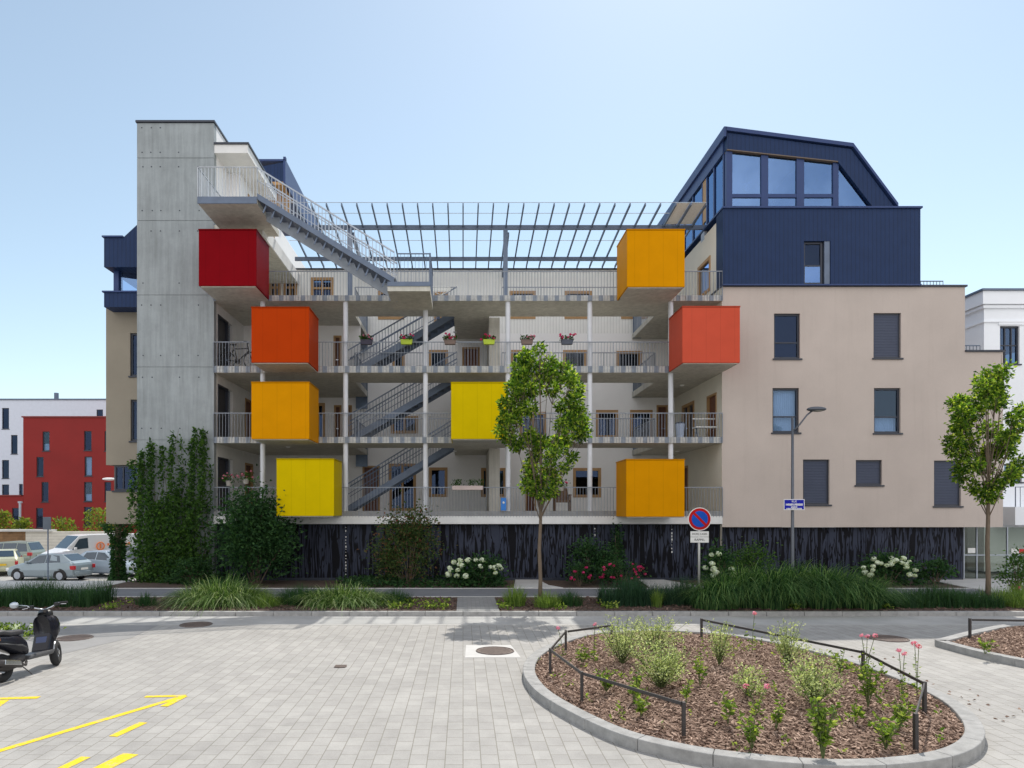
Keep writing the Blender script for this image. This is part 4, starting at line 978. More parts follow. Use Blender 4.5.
def front_pts(lumps, rx, ry, h, n):
    out = []
    for i in range(n):
        a = rnd.uniform(3.3, 6.1); u = rnd.uniform(-.35, .95); r = math.sqrt(1 - u * u * .85)
        out.append((math.cos(a) * r * rx * 1.0, math.sin(a) * r * ry * 1.05, h * (.5 + .48 * u)))
    return out
# big shrubs behind the path
shrub('shrub', 'big dark green shrub reaching the first gallery beside the tower', wx(254, 24.4), 24.6, 1.38, .9, 3.2, 9500, L_dark, .14, lump=18, stems=20)
shrub('shrub', 'rounded shrub with reddish tips in front of the dark screen', wx(408, 24.5), 24.6, 1.12, .8, 2.45, 5200, L_red, .11, lump=13)
t, l = shrub('hydrangea', 'large white hydrangea left of the concrete apron', wx(475, 24.2), 24.3, 1.0, .6, 1.02, 1700, L_dark, .13); heads(t, HYD, front_pts(l, .98, .6, 1.02, 26))
shrub('shrub', 'dark leafy shrub behind the small pink rose', wx(593, 25.0), 25.1, .95, .6, 1.55, 2200, L_dark, .12)
shrub('shrub', 'slim climber standing against the dark screen', wx(617, 25.8), 25.9, .25, .2, 2.1, 500, L_dark, .12)
t, l = shrub('rose_bush', 'small pink rose bush with few blooms right of the first apron', wx(579, 24.2), 24.2, .42, .35, .75, 500, L_dark, .09); heads(t, ROSE, front_pts(l, .4, .35, .75, 10))
t, l = shrub('rose_bush', 'wider pink rose bush with many blooms left of the second apron', wx(622, 24.2), 24.2, .85, .4, .85, 1100, L_dark, .09); heads(t, ROSE, front_pts(l, .85, .4, .85, 24))
t, l = shrub('hydrangea', 'white hydrangea just right of the no parking post', wx(712, 22.0), 21.5, .5, .4, 1.5, 800, L_dark, .13); heads(t, HYD, front_pts(l, .45, .4, 1.5, 9))
shrub('shrub', 'fine leaved shrub rising behind the reed grass', wx(745, 24.5), 24.5, 1.0, .6, 1.45, 1900, L_vine, .11)
t, l = shrub('hydrangea', 'white hydrangea between the reed grass and the right tree', wx(889, 24.3), 24.4, 1.0, .55, 1.05, 1700, L_dark, .13); heads(t, HYD, front_pts(l, .95, .55, 1.05, 24))
shrub('shrub', 'sparse dark shrub at the right end of the dark screen', wx(937, 24.8), 24.9, .6, .4, .85, 700, L_dark, .13)
t, l = shrub('shrub', 'green shrub with a red bloom at the right picture edge', wx(1020, 21.5), 21.6, .55, .5, 1.3, 900, L_vine, .1); heads(t, ROSE, [(-.35, -.5, .3)])
shrub('shrub', 'loose low shrub under the climber at the tower foot', wx(196, 25.2), 25.0, .8, .5, .9, 1100, L_dark, .12)
# climber on the tower
CLx = wx(175, 25.9); t = thing('climbing_plant', 'dense dark climber covering the foot of the concrete tower', 'climber', (CLx, 25.85, .1))
tops = [(136, 462), (141, 452), (148, 450), (152, 441), (158, 447), (166, 446), (174, 434), (179, 426), (185, 444), (192, 440), (197, 427), (201, 431), (206, 427), (209, 452), (213, 470)]
def topy(x):
    for (a, b), (c, d) in zip(tops, tops[1:]):
        if a <= x <= c: return b + (d - b) * (x - a) / (c - a)
    return 470
m = MB(); st = MB(); k = 0
while k < 11000:
    x = rnd.uniform(131, 213); y = rnd.uniform(424, 590); ty = topy(max(137, min(212, x)))
    if y < ty: continue
    if x < 140 and y > 505 and rnd.random() < .7: continue
    dens = math.sin(x * .37) + .8 * math.sin(x * .83 + 1.7) + .5 * math.sin(y * .11 + x * .2)
    if y - ty < 55 and math.sin(x * .62 + .5) + .5 * math.sin(x * 1.31) < -.1: continue
    if dens < -1.15 and rnd.random() < .85: continue
    if x > 203 and 510 < y and rnd.random() < .6: continue
    thick = .10 + .5 * min(1, (y - ty) / 90) * (1 if 145 < x < 207 else .4)
    yy = -rnd.random() ** .8 * thick; Yw = 25.9
    m.leaf(Vector((wx(x, Yw) - CLx, yy, wz(y, Yw) - .1)), Vector((rnd.gauss(0, .6), -.5 + rnd.gauss(0, .5), rnd.gauss(-.25, .6))), .15 * rnd.uniform(.6, 1.3), .5); k += 1
for x in range(139, 212, 5):
    ty = topy(x); st.tube([(wx(x + 3 * math.sin(s * 2.0 + x), 25.9) - CLx, -.03, wz(590 + (ty + 3 - 590) * s / 8, 25.9) - .1) for s in range(9)], [.02, .018, .016, .014, .012, .01, .008, .006, .004], 4, False)
st.build('stem', bark, t); m.build('foliage', L_vine, t)
# ivy covered post with sloping branch, left of the tower
PY = 27.6; pX = wx(118, PY); t = thing('ivy_post', 'ivy covered post with a sloping ivy branch left of the tower', 'ivy post', (pX, PY, .0))
m = MB(); m.tube([(0, 0, -.25), (0, 0, wz(527, PY))], .12, 8); m.tube([(0, 0, wz(527, PY) - .05), (wx(137, PY) - pX, .2, wz(508, PY))], .05, 6); m.build('post', bark, t)
m = MB()
for i in range(2600):
    z = rnd.uniform(-.15, wz(523, PY)); zf_ = z / wz(523, PY); r = .22 + .42 * max(0, (zf_ - .72) / .28) + .12 * max(0, (.1 - zf_) / .1); a = rnd.random() * 6.28; rr = r * rnd.random() ** .4
    m.leaf(Vector((rr * math.cos(a), rr * math.sin(a), z)), Vector((math.cos(a), math.sin(a), rnd.gauss(-.3, .5))), .12 * rnd.uniform(.7, 1.3), .6)
for i in range(500):
    s_ = rnd.random(); m.leaf(Vector((s_ * (wx(137, PY) - pX) + rnd.gauss(0, .08), .2 * s_ + rnd.gauss(0, .06), wz(527 - 19 * s_, PY) + rnd.gauss(0, .08))), Vector((rnd.gauss(0, 1), rnd.gauss(0, 1), rnd.gauss(0, 1))), .12, .6)
m.build('foliage', L_dark, t)
# ground cover (nobody could count it)
m = MB()
for i in range(15000):
    x = rnd.uniform(-11, 18); y = rnd.uniform(23.55, 26.0)
    if 1.5 < x < 3.6 or 6.2 < x < 8.8 or x > 16.9: continue
    if math.sin(x * 1.3) + math.sin(x * .55 + 2) + .6 * math.sin(y * 3 + x) < .1: continue
    m.leaf(Vector((x, y, .10 + rnd.random() * .22)), Vector((rnd.gauss(0, 1), rnd.gauss(-.2, 1), rnd.gauss(.3, .6))), .13 * rnd.uniform(.6, 1.3), .5)
tag(m.build('ground_cover', L_dark), 'dark leafy ground cover between the path and the building', kind='stuff')
m = MB()
for i in range(900):
    cx = rnd.choice((-9.6, -1.9, -1.45, -.9, -.55, 1.2, 2.6, 4.0, 9, 11.5)) + rnd.gauss(0, .12); cy = rnd.choice((18.8, 18.6, 19.6)) + rnd.gauss(0, .12)
    m.leaf(Vector((cx, cy, .1 + rnd.random() * .15)), Vector((rnd.gauss(0, 1), rnd.gauss(0, 1), rnd.gauss(.4, .6))), .10 * rnd.uniform(.6, 1.3), .5)
tag(m.build('ground_cover', L_lime), 'small bright seedlings scattered on the bare soil behind the kerb', kind='stuff')
def chips(name, label, inside, box, z, n, smin, smax, mats):
    m = MB(); k = 0
    while k < n:
        x = rnd.uniform(*box[:2]); y = rnd.uniform(*box[2:])
        if not inside(x, y): continue
        a = rnd.random() * 6.28; L = rnd.uniform(smin, smax); w = L * rnd.uniform(.25, .5); t = rnd.uniform(.004, .012); tilt = rnd.gauss(0, .35)
        c, s = math.cos(a), math.sin(a); zz = z(x, y) + rnd.uniform(0, .015)
        P = lambda u, v, h: (x + c * u - s * v, y + s * u + c * v, zz + h + u * tilt)
        m.add([P(-L / 2, -w / 2, 0), P(L / 2, -w / 3, 0), P(L / 2, w / 3, 0), P(-L / 2, w / 2, 0), P(-L / 2, -w / 2, t), P(L / 2, -w / 3, t), P(L / 2, w / 3, t), P(-L / 2, w / 2, t)],
              [(4, 5, 6, 7), (0, 1, 5, 4), (1, 2, 6, 5), (2, 3, 7, 6), (3, 0, 4, 7)]); k += 1
    return tag(m.build(name, mats), label, kind='stuff')
chipm = M_leaf('bark_chip', (.10, .058, .042), (.50, .36, .28), 0.0, .9)
chips('bark_chips', 'reddish bark chips on the roadside bed', lambda x, y: 18.2 < y < 21.1 and not -.2 < x < 1.0, (-14, 21, 18.2, 21.1), lambda x, y: .1, 9000, .04, .12, M_leaf('bark_chip_dark', (.06, .035, .028), (.24, .16, .13), 0.0, .9))

# ------------------------------------------------------------------ planted islands
def island(outline, name_lab, hbase):
    lp = smooth_loop(outline, 6); n = len(lp); c = Vector((sum(p[0] for p in lp) / n, sum(p[1] for p in lp) / n))
    def inset(p, q, r, d):
        t = (Vector(r) - Vector(q)).normalized(); nn = Vector((-t.y, t.x)); 
        if nn.dot(c - Vector(p)) < 0: nn = -nn
        return Vector(p) + nn * d
    inn = [inset(lp[i], lp[i - 1], lp[(i + 1) % n], .2) for i in range(n)]
    m = MB(); L = 0; run = [0]; h = hbase
    def stone(idx):
        k = len(idx); o = len(m.v)
        for e, i in enumerate(idx):
            a, ai = Vector(lp[i % n]), inn[i % n]
            if e == 0: q = Vector(lp[idx[1] % n]); a = a.lerp(q, .004 / max(.01, (q - a).length)); q = inn[idx[1] % n]; ai = ai.lerp(q, .004 / max(.01, (q - ai).length))
            m.v += [(a.x, a.y, -.02), (a.x, a.y, h), (ai.x, ai.y, h), (ai.x, ai.y, -.02)]
        for e in range(k - 1):
            for c_ in range(4): p = o + e * 4 + c_; q = o + e * 4 + (c_ + 1) % 4; m.f.append((p, p + 4, q + 4, q))
        m.f.append((o, o + 1, o + 2, o + 3)); e = o + (k - 1) * 4; m.f.append((e + 3, e + 2, e + 1, e))
    for i in range(1, n + 1):
        L += (Vector(lp[i % n]) - Vector(lp[i - 1])).length; run.append(i)
        if L > .85 or i == n: stone(run); run = [i]; L = 0
    struct('island_kerb', m, kerbm, bevel=.012)
    def h_at(x, y):
        d = min((Vector((x, y)) - p).length for p in inn); return hbase - .05 + .16 * min(1, d / 1.8) + .015 * math.sin(x * 4.1) * math.sin(y * 3.3)
    m = MB(); rings = 9
    for k in range(rings):
        f = k / rings
        for p in inn: q = p.lerp(c, f); m.v.append((q.x, q.y, h_at(q.x, q.y)))
    for k in range(rings - 1):
        for i in range(n): m.f.append((k * n + i, k * n + (i + 1) % n, (k + 1) * n + (i + 1) % n, (k + 1) * n + i))
    m.v.append((c.x, c.y, h_at(c.x, c.y))); e = len(m.v) - 1
    for i in range(n): m.f.append(((rings - 1) * n + i, (rings - 1) * n + (i + 1) % n, e))
    struct('island_bed', m, mulchm, smooth=True)
    def inside(x, y):
        r = False; j = n - 1
        for i in range(n):
            a, b = inn[i], inn[j]
            if (a.y > y) != (b.y > y) and x < (b.x - a.x) * (y - a.y) / (b.y - a.y) + a.x: r = not r
            j = i
        return r
    return inside, h_at
OUT = [(1.0, 11.4), (1.05, 10.23), (1.33, 9.24), (1.79, 8.24), (2.26, 7.74), (2.72, 7.44), (3.35, 7.22), (4.03, 7.11), (4.83, 7.22), (5.51, 7.5), (6.08, 7.97), (6.52, 8.6), (6.9, 9.5), (7.05, 10.5), (7.05, 11.6), (6.85, 12.75), (6.4, 13.9), (5.6, 14.9), (4.2, 15.3), (2.8, 14.9), (1.85, 13.8), (1.25, 12.6)]
ins, hat = island(OUT, '', .14)
chips('bark_chips', 'loose bark chips covering the planted island', ins, (1, 7.2, 7.0, 15.4), hat, 26000, .02, .075, chipm)
OUT2 = [(9.72, 14.05), (9.66, 13.85), (9.72, 12.8), (9.98, 11.9), (10.4, 10.6), (11.3, 9.6), (13.5, 9.2), (15.5, 10.5), (15.8, 13), (15, 15.6), (13, 16.0), (11.4, 15.2), (10.0, 14.25)]
ins2, hat2 = island(OUT2, '', .14)
chips('bark_chips', 'loose bark chips on the second bed at the right edge', ins2, (9.5, 13, 10, 16), hat2, 8000, .02, .075, chipm)
def low_fence(label, posts, post_idx, hf, hgt=.42, over=None):
    X, Y = posts[0]; t = thing('low_rail_fence', label, 'rail fence', (X, Y, hf(X, Y)))
    P = [(x - X, y - Y, hf(x, y) - hf(X, Y)) for x, y in posts]
    for i in post_idx:
        x, y, z = P[i]; m = MB(); m.box(x - .02, x + .02, y - .025, y + .025, z - .1, z + hgt); m.build('post', darksteel, t, bevel=.004)
    for a, b in zip(P, P[1:]):
        d = Vector((b[0] - a[0], b[1] - a[1], 0)).normalized() * .035
        m = MB(); m.bar((a[0] + d.x, a[1] + d.y, a[2] + hgt - .03), (b[0] - d.x, b[1] - d.y, b[2] + hgt - .03), .018, .042); m.build('rail', darksteel, t, bevel=.003)
low_fence('zigzag low steel rail on the left side of the round island', [(2.85, 13.1), (1.95, 12.96), (1.43, 11.2), (1.67, 9.6), (2.62, 8.11)], (0, 1, 2, 3, 4), hat)
low_fence('low steel rail on the far right side of the round island', [(4.77, 13.66), (6.46, 11.03), (6.06, 8.97), (5.07, 7.65)], (0, 1, 2, 3), hat)
low_fence('low steel rail on the second bed at the right picture edge', [(10.65, 14.35), (12.6, 13.2), (14.4, 12.0)], (0, 1, 2), hat2)

def airy(label, px, py, hpx, wpx, n, mat=L_pale, cat='shrub', name='feathery_shrub', leaf=.045, fl=0, fm=None):
    X, Y = gp(px, py, .22); k = Y / F; h = hpx * k; r = wpx * k / 2; t = thing(name, label, cat, (X, Y, hat(X, Y) if ins(X, Y) else .13)); st = MB(); m = MB(); tips = []
    for s in range(max(5, int(n * .85 / 26))):
        a = rnd.random() * 6.28; q = rnd.random() ** .6; tip = Vector((math.cos(a) * r * q, math.sin(a) * r * q, h * rnd.uniform(.35, 1.0) * (1 - .2 * q))); tips.append(tip)
        mid = Vector((tip.x * .55, tip.y * .55, tip.z * .6)); st.tube([(0, 0, 0), mid, tip], [.006, .004, .002], 4, False)
        for j in range(26):
            u = rnd.uniform(.32, 1); p = (mid.lerp(tip, (u - .5) * 2) if u > .5 else mid * (u * 2)) + Vector((rnd.gauss(0, .035), rnd.gauss(0, .035), rnd.gauss(0, .02)))
            m.leaf(p, Vector((rnd.gauss(0, 1), rnd.gauss(0, 1), rnd.gauss(.4, .7))), leaf * rnd.uniform(.6, 1.3), .38)
    st.build('stem', stemg, t); m.build('foliage', mat, t)
    if fl: heads(t, fm or PINK, [tuple(p + Vector((0, 0, .02))) for p in sorted(tips, key=lambda v: -v.z)[:fl]])
    return t
def leafy(label, px, py, hpx, wpx, n=60, mat=L_lime, leaf=.09, fl=0, fm=None, name='leafy_plant', tall=False):
    X, Y = gp(px, py, .2); k = Y / F; h = hpx * k; r = wpx * k / 2; t = thing(name, label, 'plant', (X, Y, hat(X, Y) if ins(X, Y) else .13)); st = MB(); m = MB(); tips = []
    ns = max(3, int(n / 11)); h *= 1.15
    for s in range(ns):
        a = rnd.random() * 6.28; q = rnd.uniform(.15, 1); tip = Vector((math.cos(a) * r * q, math.sin(a) * r * q, h * rnd.uniform(.55, 1.0))); tips.append(tip); st.tube([(0, 0, 0), (tip.x * .4, tip.y * .4, tip.z * .6), tip], [.006, .005, .003], 4, False)
        for j in range(11):
            u = rnd.uniform(.2, 1) ** .7; p = Vector((tip.x * u * u, tip.y * u * u, tip.z * u)); a2 = rnd.random() * 6.28
            m.leaf(p, Vector((math.cos(a2), math.sin(a2), rnd.gauss(.25, .4))), leaf * rnd.uniform(.6, 1.3) * (1.15 - .4 * u), .5)
    st.build('stem', stemg, t); m.build('foliage', mat, t)
    if fl: heads(t, fm or PINK, [tuple(p + Vector((0, 0, .025))) for p in sorted(tips, key=lambda v: -v.z)[:fl]])
PL = [
 ('a', 'tall airy pale shrub at the back left of the island', 622, 664, 54, 54, 1900), ('a', 'widest airy pale shrub in the middle of the island', 661, 688, 60, 66, 2600),
 ('a', 'airy yellow green shrub behind the middle shrub', 655, 653, 40, 76, 1700), ('a', 'narrow airy shrub just right of the far rail end', 719, 668, 54, 34, 900),
 ('a', 'tall pale shrub rising against the dark reed grass', 788, 664, 54, 52, 1300), ('a', 'pale bushy shrub right of centre on the island', 815, 706, 60, 70, 2000),
 ('a', 'small fine shrub near the front middle of the island', 748, 700, 40, 40, 700),
 ('l', 'bright leafy plant behind the left rail', 606, 690, 24, 38, 90), ('l', 'broad leaved bright clump under the left rail', 634, 700, 26, 30, 80), ('l', 'low bright plant inside the front rail', 641, 712, 18, 22, 70),
 ('l', 'small leafy plant next to the front rail post', 686, 705, 26, 14, 40), ('l', 'bright plant with yellow leaves in the front middle', 728, 722, 26, 30, 60), ('l', 'reddish leaved plant at the front of the island', 752, 742, 34, 30, 80),
 ('l', 'tallest leafy plant at the front edge of the island', 823, 752, 62, 36, 260), ('l', 'pale little plant at the far front of the island', 776, 728, 28, 26, 60), ('l', 'leafy clump below the right rail middle', 868, 706, 46, 36, 150),
 ('l', 'broad leafy plant left of the near right post', 899, 725, 26, 42, 120), ('l', 'low round plant near the front right kerb', 886, 742, 28, 36, 110), ('l', 'small seedling left of the broad leafy plant', 855, 722, 18, 16, 40),
 ('l', 'trailing leafy plant on the left tip of the island', 582, 662, 18, 30, 70), ('l', 'small plant behind the middle of the right rail', 840, 672, 20, 30, 60), ('l', 'short plant in front of the middle airy shrub', 700, 690, 24, 22, 50)]
for k_, lab, *a in PL:
    if k_ == 'a': airy(lab, *a)
    else: leafy(lab, a[0], a[1], a[2], a[3], a[4])
def stemflower(label, px, py, hpx, fl=1, fm=None):
    X, Y = gp(px, py, .2); h = hpx * Y / F; t = thing('coneflower', label, 'flower', (X, Y, hat(X, Y) if ins(X, Y) else .13)); st = MB(); m = MB(); tips = []
    for s in range(fl):
        x, y = rnd.gauss(0, .05), rnd.gauss(0, .05); hh = h * rnd.uniform(.88, 1); st.tube([(0, 0, 0), (x * .4, y * .4, hh * .6), (x, y, hh)], .005, 4, False); tips.append((x, y, hh))
        for j in range(22):
            u = rnd.uniform(.05, .85); a = rnd.random() * 6.28; m.leaf(Vector((x * u, y * u, hh * u)), Vector((math.cos(a), math.sin(a), .3)), .085 * rnd.uniform(.6, 1.2) * (1.2 - u), .42)
    st.build('stem', stemg, t); m.build('foliage', L_lime, t); heads(t, fm or PINK, tips, (.9, 1.3))
for lab, px, py, h, fl, fm in (('pink flower on a tall stem at the far left of the island', 594, 662, 40, 1, PINK), ('thin flowering stem behind the left corner post', 563, 652, 32, 1, GERP), ('pair of pink coneflowers left of the near right post', 902, 694, 50, 2, PINK), ('red coneflower tallest beside the near right post', 917, 694, 54, 2, GERP),
     ('thin stem with a small head above the reed grass shadow', 752, 655, 40, 1, PINK), ('three thin flower stems behind the right rail', 866, 676, 46, 3, PINK), ('pink blooms near the ground in the front middle', 757, 716, 30, 2, PINK)): stemflower(lab, px, py, h, fl, fm)
leafy('bright leafy plant beside the post of the second bed', 985, 650, 14, 22, 60)

# ------------------------------------------------------------------ cars
def paint(name, col): return M(name, col, .28, .25, var=.04, bs=0, spec=.6)
tailm = M('tail_light', (.45, .012, .02), .25, bs=0); headm = M('head_light', (.7, .72, .75), .15, bs=0); platey = M('number_plate_yellow', (.75, .5, .03), .6); platew = M('number_plate_white', (.75, .75, .73), .6)
carglass = M('car_glass', (.035, .06, .085), .06, .2, var=.1, bs=0, spec=.9)
def car(name, label, cat, st, wheels, wr, sides, pm, loc, rz, screens, plate=None, lights=True, group=None):
    """st: stations front->rear (x, zlow, zbelt, ztop, half width, half top width)"""
    t = thing(name, label, cat, loc, rz, group); m = MB(); n = 10
    def ring(s):
        x, zl, zb_, zt_, w, wt = s; zm = zl + (zb_ - zl) * .55
        h = [(w * .86, zl), (w * .97, zl + .08), (w, zm), (w * .96, zb_), (wt, zt_)]
        return [(x, -a, b) for a, b in h] + [(x, a, b) for a, b in reversed(h)]
    for s in st: m.v += ring(s)
    for i in range(len(st) - 1):
        for k in range(n):
            a = i * n + k; b = i * n + (k + 1) % n; m.f.append((a, b, b + n, a + n))
    m.f.append(tuple(range(n))); m.f.append(tuple((len(st) - 1) * n + k for k in reversed(range(n))))
    m.build('body', pm, t, bevel=.035)
    def at(x):
        for a, b in zip(st, st[1:]):
            if b[0] <= x <= a[0]:
                u = (a[0] - x) / (a[0] - b[0]); return [p + (q - p) * u for p, q in zip(a, b)]
        return st[-1]
    for sy in (-1, 1):
        for pts in sides:
            m = MB(); P = []
            for x, u in pts:
                _, zl, zb_, zt_, w, wt = at(x); P.append((x, sy * (w * .96 + (wt - w * .96) * u + .012), zb_ + (zt_ - zb_) * u))
            m.add(P, [tuple(range(len(P)))]); m.build('side_window', carglass, t)
    for (xa, xb) in screens:
        a, b = at(xa), at(xb); m = MB(); off = .012
        d = Vector((a[3] - b[3], 0, b[0] - a[0])); d = -d if d.z < 0 else d; d = d.normalized() * off
        m.add([(a[0] + d.x, -a[5] * .93, a[3] + d.z), (a[0] + d.x, a[5] * .93, a[3] + d.z), (b[0] + d.x, b[5] * .93, b[3] + d.z), (b[0] + d.x, -b[5] * .93, b[3] + d.z)], [(0, 1, 2, 3)])
        m.build('windscreen' if xa > 0 else 'rear_window', carglass, t)
    for x in wheels:
        w = at(x)[4]
        for sy in (-1, 1):
            m = MB(); m.cyl((x, sy * (w - .085), wr), (0, 1, 0), wr, .19, 24); wl = m.build('wheel', rubber, t, bevel=.02)
            m = MB(); m.cyl((x, sy * (w + .012), wr), (0, 1, 0), wr * .62, .012, 20); m.cyl((x, sy * (w + .022), wr), (0, 1, 0), wr * .2, .012, 10); m.build('rim', steel_l, wl)
            m = MB(); m.prism([(x + (wr + .07) * math.cos(a * .2618), wr + (wr + .07) * math.sin(a * .2618)) for a in range(-1, 14)], lambda u, v, q: (u, sy * (w * .975 + .02 * q), v)); m.build('wheel_arch', black, t)
    f, r = st[0], st[-1]
    for sy in (-1, 1):
        m = MB(); s = st[-2]; m.box(s[0] - .12, s[0] + .14, sy * (s[4] - .05) - .07, sy * (s[4] - .05) + .07, s[2] - .22, s[2] - .02); m.build('tail_light', tailm, t, bevel=.02)
        m = MB(); s = st[1]; m.box(s[0] - .14, s[0] + .1, sy * (s[4] - .1) - .09, sy * (s[4] - .1) + .09, s[2] - .16, s[2] - .0); m.build('headlight', headm, t, bevel=.03)
        m = MB(); x = sides[0][0][0] - .12; _, zl, zb_, zt_, w, wt = at(x); m.box(x - .06, x + .06, sy * (w + .02) - .01, sy * (w + .16), zb_ + .02, zb_ + .15) if sy > 0 else m.box(x - .06, x + .06, -(w + .16), -(w + .01), zb_ + .02, zb_ + .15); m.build('mirror', pm, t, bevel=.02)
    m = MB(); m.box(r[0] - .04, r[0] + .06, -r[4] * .95, r[4] * .95, r[1] + .02, r[1] + .17); m.build('bumper', pm if lights else black, t, bevel=.02); m = MB(); m.box(f[0] - .06, f[0] + .04, -f[4] * .95, f[4] * .95, f[1] + .0, f[1] + .14); m.build('bumper', pm if lights else black, t, bevel=.02)
    m = MB(); m.box(r[0] - .055, r[0] - .042, -.26, .26, r[2] - .16, r[2] - .05) if plate else m.box(r[0] - .055, r[0] - .042, -.26, .26, r[2] - .16, r[2] - .05); m.build('number_plate', plate or platew, t)
    return t
HATCH = [(1.95, .36, .56, .60, .60, .48), (1.86, .22, .66, .70, .76, .60), (1.2, .19, .84, .89, .82, .66), (.9, .19, .88, .95, .825, .66), (.15, .19, .90, 1.38, .83, .57), (-.5, .19, .92, 1.43, .83, .57), (-1.15, .19, .95, 1.38, .825, .55), (-1.72, .22, .97, 1.03, .80, .64), (-1.88, .26, .84, .95, .77, .64), (-1.92, .34, .74, .78, .70, .60)]
HSIDE = [[(.72, .08), (-.3, .08), (-.3, .86), (.12, .86)], [(-.36, .08), (-1.2, .1), (-1.02, .84), (-.36, .86)]]
HSCR = [(.88, .18), (-1.18, -1.68)]
MINI = [(2.1, .36, .62, .66, .62, .5), (2.0, .22, .74, .78, .80, .64), (1.3, .2, .95, 1.0, .86, .70), (1.1, .2, .98, 1.06, .87, .70), (.4, .2, 1.0, 1.62, .875, .60), (-.6, .2, 1.02, 1.70, .875, .60), (-1.75, .2, 1.04, 1.66, .87, .60), (-2.05, .24, 1.04, 1.12, .85, .7), (-2.12, .3, .9, .96, .8, .68)]
MSIDE = [[(.9, .06), (-.3, .06), (-.3, .86), (.42, .86)], [(-.36, .06), (-1.15, .06), (-1.15, .86), (-.36, .86)], [(-1.2, .06), (-1.9, .1), (-1.72, .84), (-1.2, .86)]]
VAN = [(2.35, .38, .8, .84, .7, .55), (2.25, .25, .95, 1.0, .88, .7), (1.75, .22, 1.15, 1.2, .94, .76), (1.6, .22, 1.17, 1.25, .95, .78), (.95, .22, 1.2, 1.93, .95, .76), (.4, .22, 1.22, 1.98, .95, .78), (-2.2, .22, 1.22, 1.97, .95, .80), (-2.38, .26, 1.2, 1.9, .93, .8), (-2.42, .34, 1.0, 1.1, .9, .8)]
VSIDE = [[(1.38, .06), (.55, .06), (.55, .80), (.98, .80)]]
GZ = -.846
silver = paint('paint_silver', (.27, .33, .37))
car('parked_car', 'silver blue hatchback in the front row of the car park', 'car', HATCH, (1.22, -1.2), .30, HSIDE, silver, (wx(50.5, 35.6), 35.6, ground_z(-21, 35.6)), R(180 - 9), HSCR)
car('parked_car', 'pale cream hatchback seen from behind with a yellow plate', 'car', HATCH, (1.22, -1.2), .30, HSIDE, paint('paint_cream', (.52, .53, .38)), (wx(-2, 38.6), 39.2, GZ), R(118), HSCR, platey)
car('parked_car', 'grey green people carrier in front of the brown brick wall', 'car', MINI, (1.35, -1.3), .32, MSIDE, paint('paint_greygreen', (.25, .29, .26)), (wx(0, 42.5), 43.0, GZ), R(180), [(1.08, .43), (-1.78, -2.03)])
v = car('delivery_van', 'white van with orange round emblem behind the silver hatchback', 'van', VAN, (1.5, -1.5), .34, VSIDE, paint('paint_van', (.82, .82, .82)), (wx(86, 41), 41.6, GZ), R(180 + 52), [(1.58, .97)]); v.scale = (1.1, 1.1, 1.1)
orange = M('emblem_orange', (.80, .22, .05), .6); bluee = M('emblem_blue', (.25, .45, .62), .6)
m = MB(); m.ring((-.05, .97, 1.35), (0, 1, 0), .2, .035, 24, 6); m.box(-.09, -.01, .965, .985, 1.22, 1.48); m.build('emblem', orange, v)
m = MB()
x = -.42
for i in range(9):
    w = rnd.uniform(.07, .13); m.box(x - w, x, .962, .975, 1.36, 1.36 + rnd.uniform(.08, .16)); x -= w + .04
m.build('lettering', orange, v)
m = MB(); x = -.5
for i in range(7): m.box(x - .09, x, .962, .975, 1.2, 1.26); x -= .13
m.build('lettering', bluee, v)
car('parked_car', 'pale blue car nosing out from behind the silver hatchback', 'car', HATCH, (1.22, -1.2), .30, HSIDE, paint('paint_paleblue', (.42, .50, .58)), (wx(109, 37.6), 37.8, GZ), R(-12), HSCR)
car('parked_car', 'dark car half hidden by the ivy post', 'car', HATCH, (1.22, -1.2), .30, HSIDE, paint('paint_dark', (.05, .06, .07)), (wx(122, 43.5), 42.6, GZ), R(180 + 8), HSCR)
car('parked_car', 'grey car glimpsed between the ivy post and the tower', 'car', HATCH, (1.22, -1.2), .30, HSIDE, paint('paint_grey', (.26, .28, .30)), (wx(149, 38.2), 38.4, GZ), R(12), HSCR)

# ------------------------------------------------------------------ street furniture
# no parking sign
SY = 21.1; sx = wx(699, SY); t = thing('no_parking_sign', 'round blue and red no parking sign with two white plates on a grey post', 'road sign', (sx, SY, .1))
m = MB(); m.tube([(0, 0, 0), (0, 0, wz(508, SY) - .1)], .035, 12); m.build('post', M('post_pale', (.55, .55, .52), .45, .2), t, smooth=True)
zc_ = wz(519, SY) - .1; r = 11.6 * SY / F
def disc(r0, y): m = MB(); m.cyl((0, y, zc_), (0, 1, 0), r0, .012, 40); return m
o = disc(r, -.055).build('disc', whitep, t)
disc(r * .93, -.0605).build('red_ring', M('sign_red', (.45, .006, .006), .5, spec=.15), o); disc(r * .70, -.066).build('blue_field', M('sign_blue', (.006, .08, .46), .5, spec=.15), o)
m = MB(); k = r * .80 * .7071; m.bar((-k, -.075, zc_ + k), (k, -.075, zc_ - k), .006, .075); m.build('red_stripe', MATS['sign_red'], o)
for py, txt, sz in ((534, 'HORS CASES', .082), (539.8, 'RAPPEL', .10)):
    z = wz(py, SY) - .1; m = MB(); hw = 9.2 * SY / F; m.box(-hw, hw, -.06, -.05, z - .085, z + .085); p = m.build('plate', whitep, t, bevel=.02)
    text_mesh('lettering', txt, sz, black, p, Matrix.Translation((0, -.064, z)) @ FRONT)
